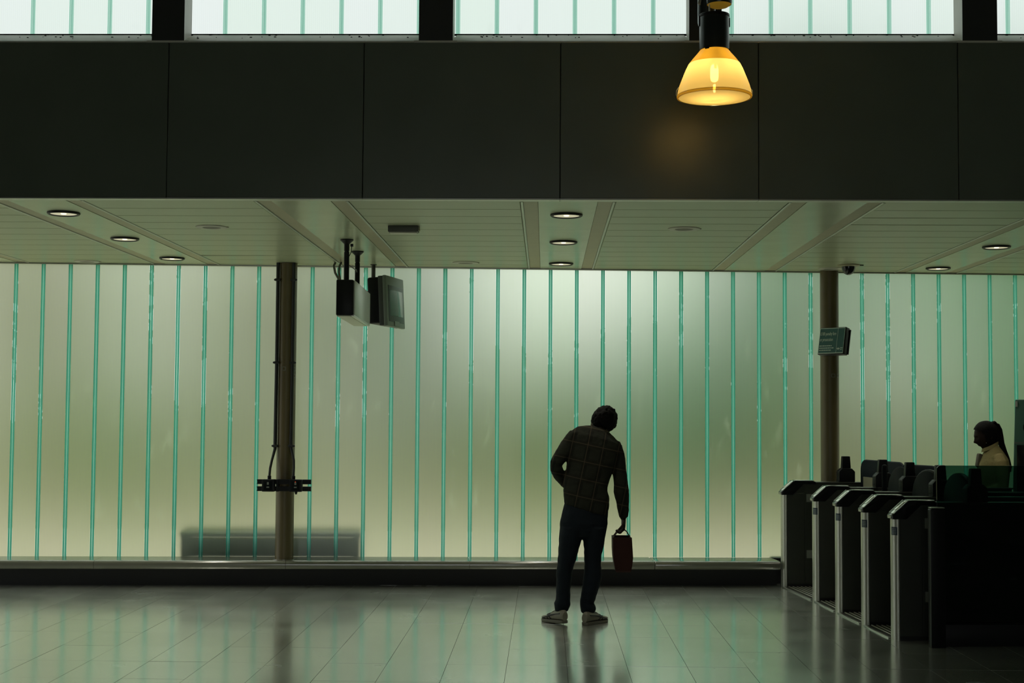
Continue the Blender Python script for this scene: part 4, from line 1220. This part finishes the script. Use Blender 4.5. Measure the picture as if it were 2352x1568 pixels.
shoe(man, (0.297 - ox, -0.10), (0.442 - ox, 0.09), 0.0, 'cream leather shoe turned out to the right')

# ---- carrier bag in the man's hand
bag = empty('carrier_bag', (0.588, MY + 0.078, 0.386))
tag(bag, 'narrow dark red brown paper carrier bag hanging from the hand of the man in plaid', 'bag')
bag_m = pmat('dark_red_brown_paper', (0.036, 0.013, 0.009), 0.6, spec=0.15, noise=0.2, nscale=12, bump=0.3, bscale=25)
def rect(hx0, hx1, hy, z, crease=0.0):
    return [(hx0, -hy, z), ((hx0 + hx1) / 2, -hy - 0.004, z), (hx1, -hy, z), (hx1 + crease, 0, z), (hx1, hy, z), ((hx0 + hx1) / 2, hy + 0.004, z), (hx0, hy, z), (hx0 - crease, 0, z)]
lv = [rect(-0.045, 0.058, 0.085, 0.0), rect(-0.055, 0.064, 0.095, 0.012), rect(-0.064, 0.072, 0.10, 0.06), rect(-0.071, 0.077, 0.104, 0.11, 0.003), rect(-0.075, 0.073, 0.108, 0.17, -0.004), rect(-0.076, 0.067, 0.11, 0.262, -0.012)]
inn = [[(p[0] * 0.96, p[1] * 0.97, p[2]) for p in lv[-1]], [(p[0] * 0.9, p[1] * 0.92, 0.10) for p in lv[-1]]]
allv = [p for r in lv + inn for p in r]
fs = [tuple(range(7, -1, -1))]
for i in range(len(lv) + 1):
    for k in range(8):
        k2 = (k + 1) % 8
        fs.append((i * 8 + k, i * 8 + k2, (i + 1) * 8 + k2, (i + 1) * 8 + k))
nb = (len(lv) + 1) * 8
fs.append(tuple(nb + k for k in range(8)))
MB().add(allv, fs).build('bag_body', bag_m, bag, smooth=True, angle=0.5)
for sx, xr in ((-1, -0.068), (1, 0.060)):
    MB().tube([(xr, -0.05, 0.235), (xr * 0.95, -0.05, 0.262), (xr * 0.55 , -0.03, 0.30), (sx * 0.004 - 0.004, -0.012, 0.325), (sx * 0.003 - 0.006, 0.0, 0.328), (sx * 0.004 - 0.004, 0.012, 0.325), (xr * 0.55, 0.03, 0.30), (xr * 0.95, 0.05, 0.262), (xr, 0.05, 0.235)], 0.0042, 8).build('bag_handle', pmat('brown_twisted_handle', (0.05, 0.026, 0.018), 0.7) if sx < 0 else bpy.data.materials['brown_twisted_handle'], bag, smooth=True)

# ---- the woman beyond the gates, in profile, facing left
WX, WY = 3.96, 12.76
wo = empty('person', (WX, WY, 0))
tag(wo, 'woman with a long black ponytail and cream coat walking left behind the dark glass', 'person')
def qw(x, y, z): return (x - WX, y, z)
b = MB()
HW = Matrix.Translation(qw(3.912, 0.0, 1.408)) @ Matrix.Rotation(radians(90), 4, 'Z') @ Matrix.Rotation(radians(-17), 4, 'X') @ Matrix.Scale(1.03, 4)
head_mesh(b, HW, True)
b.rings([(qw(3.97, 0, 1.24), (0.055, 0, 0.02), (0, 0.055, 0)), (qw(3.95, 0, 1.31), (0.048, 0, 0.02), (0, 0.047, 0)), (qw(3.925, 0, 1.38), (0.047, 0, 0.02), (0, 0.047, 0))], 16)
b.rings([(qw(3.97, 0, 0.80), (0.10, 0, 0), (0, 0.15, 0)), (qw(3.965, 0, 0.95), (0.085, 0, 0), (0, 0.12, 0)), (qw(3.96, 0, 1.12), (0.10, 0, 0), (0, 0.15, 0)), (qw(3.97, 0, 1.22), (0.075, 0, 0), (0, 0.15, 0)), (qw(3.97, 0, 1.27), (0.05, 0, 0), (0, 0.07, 0))], 20)
for s in (-1, 1):
    b.tube([qw(3.975, s * 0.16, 1.215), qw(4.0, s * 0.19, 0.97), qw(3.86, s * 0.12, 0.90), qw(3.82, s * 0.09, 0.90)], [0.034, 0.030, 0.026, 0.022], 12)
    hand(b, qw(3.82, s * 0.09, 0.90), (-0.8, -s * 0.5, 0.1), (0, -s * 0.6, -0.8), (30, 40, 25), 0.9, s)
    b.tube([qw(3.965 - 0.02 * s, s * 0.085, 0.82), qw(3.95 - 0.05 * s, s * 0.085, 0.45), qw(3.97 - 0.10 * s, s * 0.085, 0.08)], [0.07, 0.05, 0.035], 12)
    b.rings([(qw(3.985 - 0.10 * s - 0.2 * f, s * 0.085, 0.03 + hh), (0.006, 0, hh), (0, 0.03, 0)) for f, hh in ((0, 0.02), (0.3, 0.032), (0.6, 0.022), (0.95, 0.012))], 12)
voxel(b, 'body', skin_m, 0.0055, wo, 3)
# smooth hair cap, bun and ponytail
hc = hair_cap('hair', wo, HW @ Matrix.Translation((0, -0.010, 0.012)), 0.086, 0.112, 0.116, 0.012, 2.0, 0.045, 1.3, 4, 0.15)
MB().rings([(qw(3.955, 0, 1.518), (0.02, 0, 0.02), (0, 0.03, 0)), (qw(3.975, 0, 1.520), (0.02, 0, 0.02), (0, 0.034, 0)), (qw(3.995, 0, 1.510), (0.014, 0, 0.018), (0, 0.03, 0)), (qw(4.005, 0, 1.502), (0.008, 0, 0.012), (0, 0.02, 0))], 14).build('hair_tie', hair_m, wo, smooth=True)
MB().tube([qw(3.985, 0, 1.512), qw(4.018, 0, 1.498), qw(4.035, 0, 1.46), qw(4.043, 0, 1.40), qw(4.050, 0, 1.34), qw(4.072, 0, 1.27), qw(4.10, 0, 1.20), qw(4.122, 0, 1.13), qw(4.13, 0, 1.09)],
          [0.018, 0.022, 0.024, 0.026, 0.027, 0.026, 0.024, 0.018, 0.006], 14).build('ponytail', hair_m, wo, smooth=True)
coat_m = pmat('cream_wool_coat', (0.33, 0.275, 0.13), 0.9, spec=0.1, noise=0.12, nscale=40, bump=0.3, bscale=50)
ct = MB()
def rw(xl, xr, zl, zr, dy): return (Vector(qw((xl + xr) / 2, 0, (zl + zr) / 2)), Vector(((xr - xl) / 2, 0, (zr - zl) / 2)), Vector((0, dy, 0)))
ct.rings([rw(3.83, 4.13, 0.55, 0.55, 0.20), rw(3.83, 4.115, 0.75, 0.75, 0.185), rw(3.84, 4.10, 0.95, 0.95, 0.165), rw(3.84, 4.115, 1.10, 1.12, 0.185), rw(3.855, 4.10, 1.17, 1.20, 0.185), rw(3.88, 4.06, 1.225, 1.265, 0.15), rw(3.895, 4.025, 1.255, 1.315, 0.085), rw(3.895, 4.012, 1.27, 1.340, 0.066)], 26)
for s in (-1, 1):
    ct.tube([qw(3.975, s * 0.125, 1.23), qw(3.985, s * 0.165, 1.17), qw(3.998, s * 0.19, 1.07), qw(4.0, s * 0.195, 0.97), qw(3.93, s * 0.16, 0.925), qw(3.85, s * 0.11, 0.90)], [0.055, 0.058, 0.055, 0.052, 0.047, 0.042], 14)
voxel(ct, 'coat', coat_m, 0.009, wo, 3)
MB().rings([rw(3.875, 4.020, 1.262, 1.330, 0.070), rw(3.880, 4.022, 1.285, 1.352, 0.068), rw(3.884, 4.020, 1.295, 1.362, 0.066), rw(3.892, 4.008, 1.30, 1.358, 0.058), rw(3.90, 4.0, 1.27, 1.32, 0.055)], 24).build('coat_collar', coat_m, wo, smooth=True)
MB().prism([(3.835 - WX, 1.14), (3.885 - WX, 1.10), (3.90 - WX, 1.235), (3.862 - WX, 1.252), (3.852 - WX, 1.245)], 0.0, 0.075).build('scarf', pmat('dark_scarf', (0.10, 0.085, 0.06), 0.9), wo, bevel=0.008)
tr = MB()
for s in (-1, 1):
    tr.tube([qw(3.965 - 0.02 * s, s * 0.085, 0.82), qw(3.95 - 0.05 * s, s * 0.085, 0.45), qw(3.968 - 0.10 * s, s * 0.085, 0.09)], [0.09, 0.068, 0.055], 14)
voxel(tr, 'trousers', M['denim'], 0.009, wo, 2)
for s in (-1, 1):
    shoe(wo, (0.065 - 0.10 * s, s * 0.085), (-0.2 - 0.10 * s, s * 0.085), 0.0, 'plain dark shoe', stripes=False)
MB().lathe([(0.001, -0.004), (0.004, 0), (0.001, 0.004)], 8, M=Matrix.Translation(qw(3.893, -0.078, 1.345))).build('earring', M['steel'], wo, smooth=True)
# ------------------------------------------------------------------ outside, seen blurred through the glass
def leaf_cloud(name, lumps, n, size, m, parent, seed):
    r = np.random.RandomState(seed)
    L = np.array([(c[0], c[1], c[2], a, b_, h) for (c, a, b_, h) in lumps])
    vol = L[:, 3] * L[:, 4] * L[:, 5]
    idx = r.choice(len(L), n, p=vol / vol.sum())
    d = r.normal(size=(n, 3)); d /= np.linalg.norm(d, axis=1)[:, None]
    rad = r.uniform(0.35, 1.0, n) ** 0.45
    c = L[idx, :3] + d * rad[:, None] * L[idx, 3:6]
    t = r.normal(size=(n, 3)); t /= np.linalg.norm(t, axis=1)[:, None]
    u_ = np.cross(d + 0.6 * r.normal(size=(n, 3)), t); u_ /= np.linalg.norm(u_, axis=1)[:, None]
    s = size * r.uniform(0.6, 1.3, n)[:, None]
    v = np.stack([c - t * s, c + u_ * s * 0.55, c + t * s, c - u_ * s * 0.55], axis=1).reshape(-1, 3)
    f = np.arange(4 * n).reshape(-1, 4)
    me = bpy.data.meshes.new(name)
    me.from_pydata(v.tolist(), [], f.tolist())
    me.materials.append(m)
    o = link(name, me, parent)
    o['kind'] = 'stuff'
    return o

def leafmat(name, c, t):
    m, nt, out = new_mat(name)
    d = N(nt, 'ShaderNodeBsdfDiffuse'); d.inputs[0].default_value = (*c, 1)
    tl = N(nt, 'ShaderNodeBsdfTranslucent'); tl.inputs[0].default_value = (*t, 1)
    mx = N(nt, 'ShaderNodeMixShader'); mx.inputs[0].default_value = 0.4
    nt.links.new(d.outputs[0], mx.inputs[1]); nt.links.new(tl.outputs[0], mx.inputs[2])
    nt.links.new(mx.outputs[0], out.inputs[0])
    return m
LF = {'olive': leafmat('olive_leaves', (0.38, 0.38, 0.13), (0.44, 0.45, 0.14)),
      'green': leafmat('green_leaves', (0.06, 0.33, 0.13), (0.08, 0.50, 0.17)),
      'dark': leafmat('dark_leaves', (0.08, 0.20, 0.13), (0.09, 0.28, 0.16)),
      'lime': leafmat('lime_leaves', (0.32, 0.45, 0.10), (0.38, 0.55, 0.10))}
bark = pmat('grey_bark', (0.10, 0.09, 0.075), 0.9, noise=0.3)

mb = MB()
mb.box(-40, 30, -30, 21.2, -0.30, -0.125)
tag(mb.build('path', pmat('pale_gravel_path', (0.86, 0.76, 0.60), 0.9, noise=0.08, nscale=6)), kind='structure')
# grassy bank
xs_, ys2 = np.linspace(-22, 22, 45), np.linspace(20.6, 43, 30)
vs, fs = [], []
for y in ys2:
    for x in xs_:
        k = min(1, max(0, (y - 20.8) / 7.0)); k = k * k * (3 - 2 * k)
        vs.append((x, y, -0.13 + 1.25 * k + 0.10 * sin(x * 1.3 + y) * k + 0.08 * sin(x * 3.1 - y * 0.7) * k))
for j in range(len(ys2) - 1):
    for i in range(len(xs_) - 1):
        a = j * len(xs_) + i
        fs.append((a, a + 1, a + 1 + len(xs_), a + len(xs_)))
tag(MB().add(vs, fs).build('terrain', pmat('dry_grass_ground', (0.46, 0.43, 0.19), 0.95, noise=0.25, nscale=1.5), smooth=True), kind='structure')
# tufts of long grass on the bank
r = np.random.RandomState(4)
n = 9000
gx, gy = r.uniform(-13, 12, n), r.uniform(20.7, 29, n)
k = np.clip((gy - 20.8) / 7, 0, 1); k = k * k * (3 - 2 * k)
gz = -0.13 + 1.25 * k + 0.10 * np.sin(gx * 1.3 + gy) * k + 0.08 * np.sin(gx * 3.1 - gy * 0.7) * k
hh = r.uniform(0.25, 0.6, n); an = r.uniform(0, 2 * pi, n); ww = 0.03
v = np.stack([np.stack([gx - ww * np.cos(an), gy - ww * np.sin(an), gz], 1), np.stack([gx + ww * np.cos(an), gy + ww * np.sin(an), gz], 1),
              np.stack([gx + r.uniform(-.15, .15, n), gy + r.uniform(-.15, .15, n), gz + hh], 1)], 1).reshape(-1, 3)
me = bpy.data.meshes.new('long_grass'); me.from_pydata(v.tolist(), [], np.arange(3 * n).reshape(-1, 3).tolist()); me.materials.append(LF['olive'])
tag(link('long_grass', me), 'dry olive grass on the bank beyond the frosted glass wall', 'grass', kind='stuff')

def tree(x, y, h, cw, ch, m, label, seed, base=None, n=3500, trunk=0.10):
    k = min(1, max(0, (y - 20.8) / 7.0)); z0 = -0.13 + 1.25 * k * k * (3 - 2 * k)
    t = empty('tree', (x, y, z0))
    tag(t, label, 'tree', 'trees beyond the glass wall')
    rr = random.Random(seed)
    zb = h - ch
    MB().tube([(0, 0, -0.1), (0.05, 0.02, zb * 0.5), (0, 0, zb), (0.08, 0, zb + ch * 0.6)], [trunk * 1.3, trunk, trunk * 0.85, trunk * 0.3], 10).build('trunk', bark, t, smooth=True)
    lumps = []
    for i in range(12):
        a = rr.uniform(0, 2 * pi); q_ = rr.uniform(0, 0.6)
        f = rr.uniform(0.1, 0.9)
        lumps.append(((cw * q_ * cos(a), cw * q_ * sin(a), zb + ch * f), cw * rr.uniform(0.35, 0.6), cw * rr.uniform(0.35, 0.6), ch * rr.uniform(0.2, 0.32)))
    leaf_cloud('crown', lumps, n, 0.16, m, t, seed)
    return t
def shrub(x, y, wd, h, m, label, seed, n=1800):
    k = min(1, max(0, (y - 20.8) / 7.0)); z0 = -0.13 + 1.25 * k * k * (3 - 2 * k)
    t = empty('shrub', (x, y, z0))
    tag(t, label, 'shrub', 'shrubs beyond the glass wall')
    rr = random.Random(seed)
    MB().tube([(0, 0, -0.1), (0.03, 0, h * 0.5)], [0.05, 0.02], 8).build('stem', bark, t, smooth=True)
    lumps = [((rr.uniform(-0.5, 0.5) * wd, rr.uniform(-0.3, 0.3) * wd, h * rr.uniform(0.3, 0.7)), wd * 0.4, wd * 0.35, h * 0.32) for _ in range(8)]
    leaf_cloud('foliage', lumps, n, 0.12, m, t, seed)
tree(6.8, 23.5, 5.6, 2.6, 4.8, LF['green'], 'broad green tree blurred behind the glass right of the second column', 11)
tree(10.5, 25.5, 6.0, 2.8, 5.2, LF['olive'], 'olive green tree blurred at the right edge behind the dark glass barrier', 12)
tree(3.3, 25.0, 5.2, 1.9, 4.5, LF['green'], 'green tree blurred behind the panes between the man and the second column', 13)
tree(-2.3, 24.0, 5.0, 1.1, 4.2, LF['dark'], 'narrow grey green tree blurred behind the panes beside the hanging monitor', 14, n=2200)
tree(-8.2, 25.0, 4.6, 2.3, 3.9, LF['olive'], 'low olive tree blurred behind the panes at the far left', 15)
tree(-4.7, 26.0, 4.6, 2.0, 3.7, LF['olive'], 'olive tree blurred behind the glass directly behind the near column', 16)
shrub(-0.80, 22.6, 0.9, 2.7, LF['lime'], 'bright green shrub blurred behind the panes left of the man', 21)
shrub(1.2, 24.0, 2.6, 2.9, LF['green'], 'wide green shrub blurred behind the panes around the man', 22, n=3000)
shrub(-6.2, 23.0, 2.2, 1.8, LF['lime'], 'yellow green shrub blurred low behind the panes left of the bench', 23)
shrub(4.6, 22.8, 2.0, 1.9, LF['olive'], 'olive shrub blurred low behind the foot of the second column', 24)

# slatted bench just outside the glass
t = empty('bench', (-2.58, 13.54, 0), ANG)
tag(t, 'low dark slatted bench blurred behind the glass at the foot of the near column', 'bench')
bm_ = pmat('weathered_dark_timber', (0.12, 0.13, 0.12), 0.8, noise=0.2)
for i in range(3):
    MB().box(-0.84, 0.84, -0.18 + 0.13 * i, -0.07 + 0.13 * i, 0.405, 0.45).build('slat', bm_, t, bevel=0.005, seg=1)
MB().box(-0.80, 0.80, -0.185, -0.165, 0.235, 0.40).build('apron', pmat('bench_apron', (0.15, 0.16, 0.145), 0.8), t)
MB().box(-0.82, 0.82, -0.17, 0.15, 0.16, 0.20).build('stretcher_board', bm_, t)
for x in (-0.80, 0.80):
    for y in (-0.15, 0.13):
        MB().box(x - 0.03, x + 0.03, y - 0.03, y + 0.03, -0.005, 0.41).build('leg', bm_, t)
MB().box(-0.80, 0.80, -0.155, -0.145, 0.0, 0.16).build('lower_panel', pmat('bench_lower_panel', (0.13, 0.14, 0.13), 0.85), t)
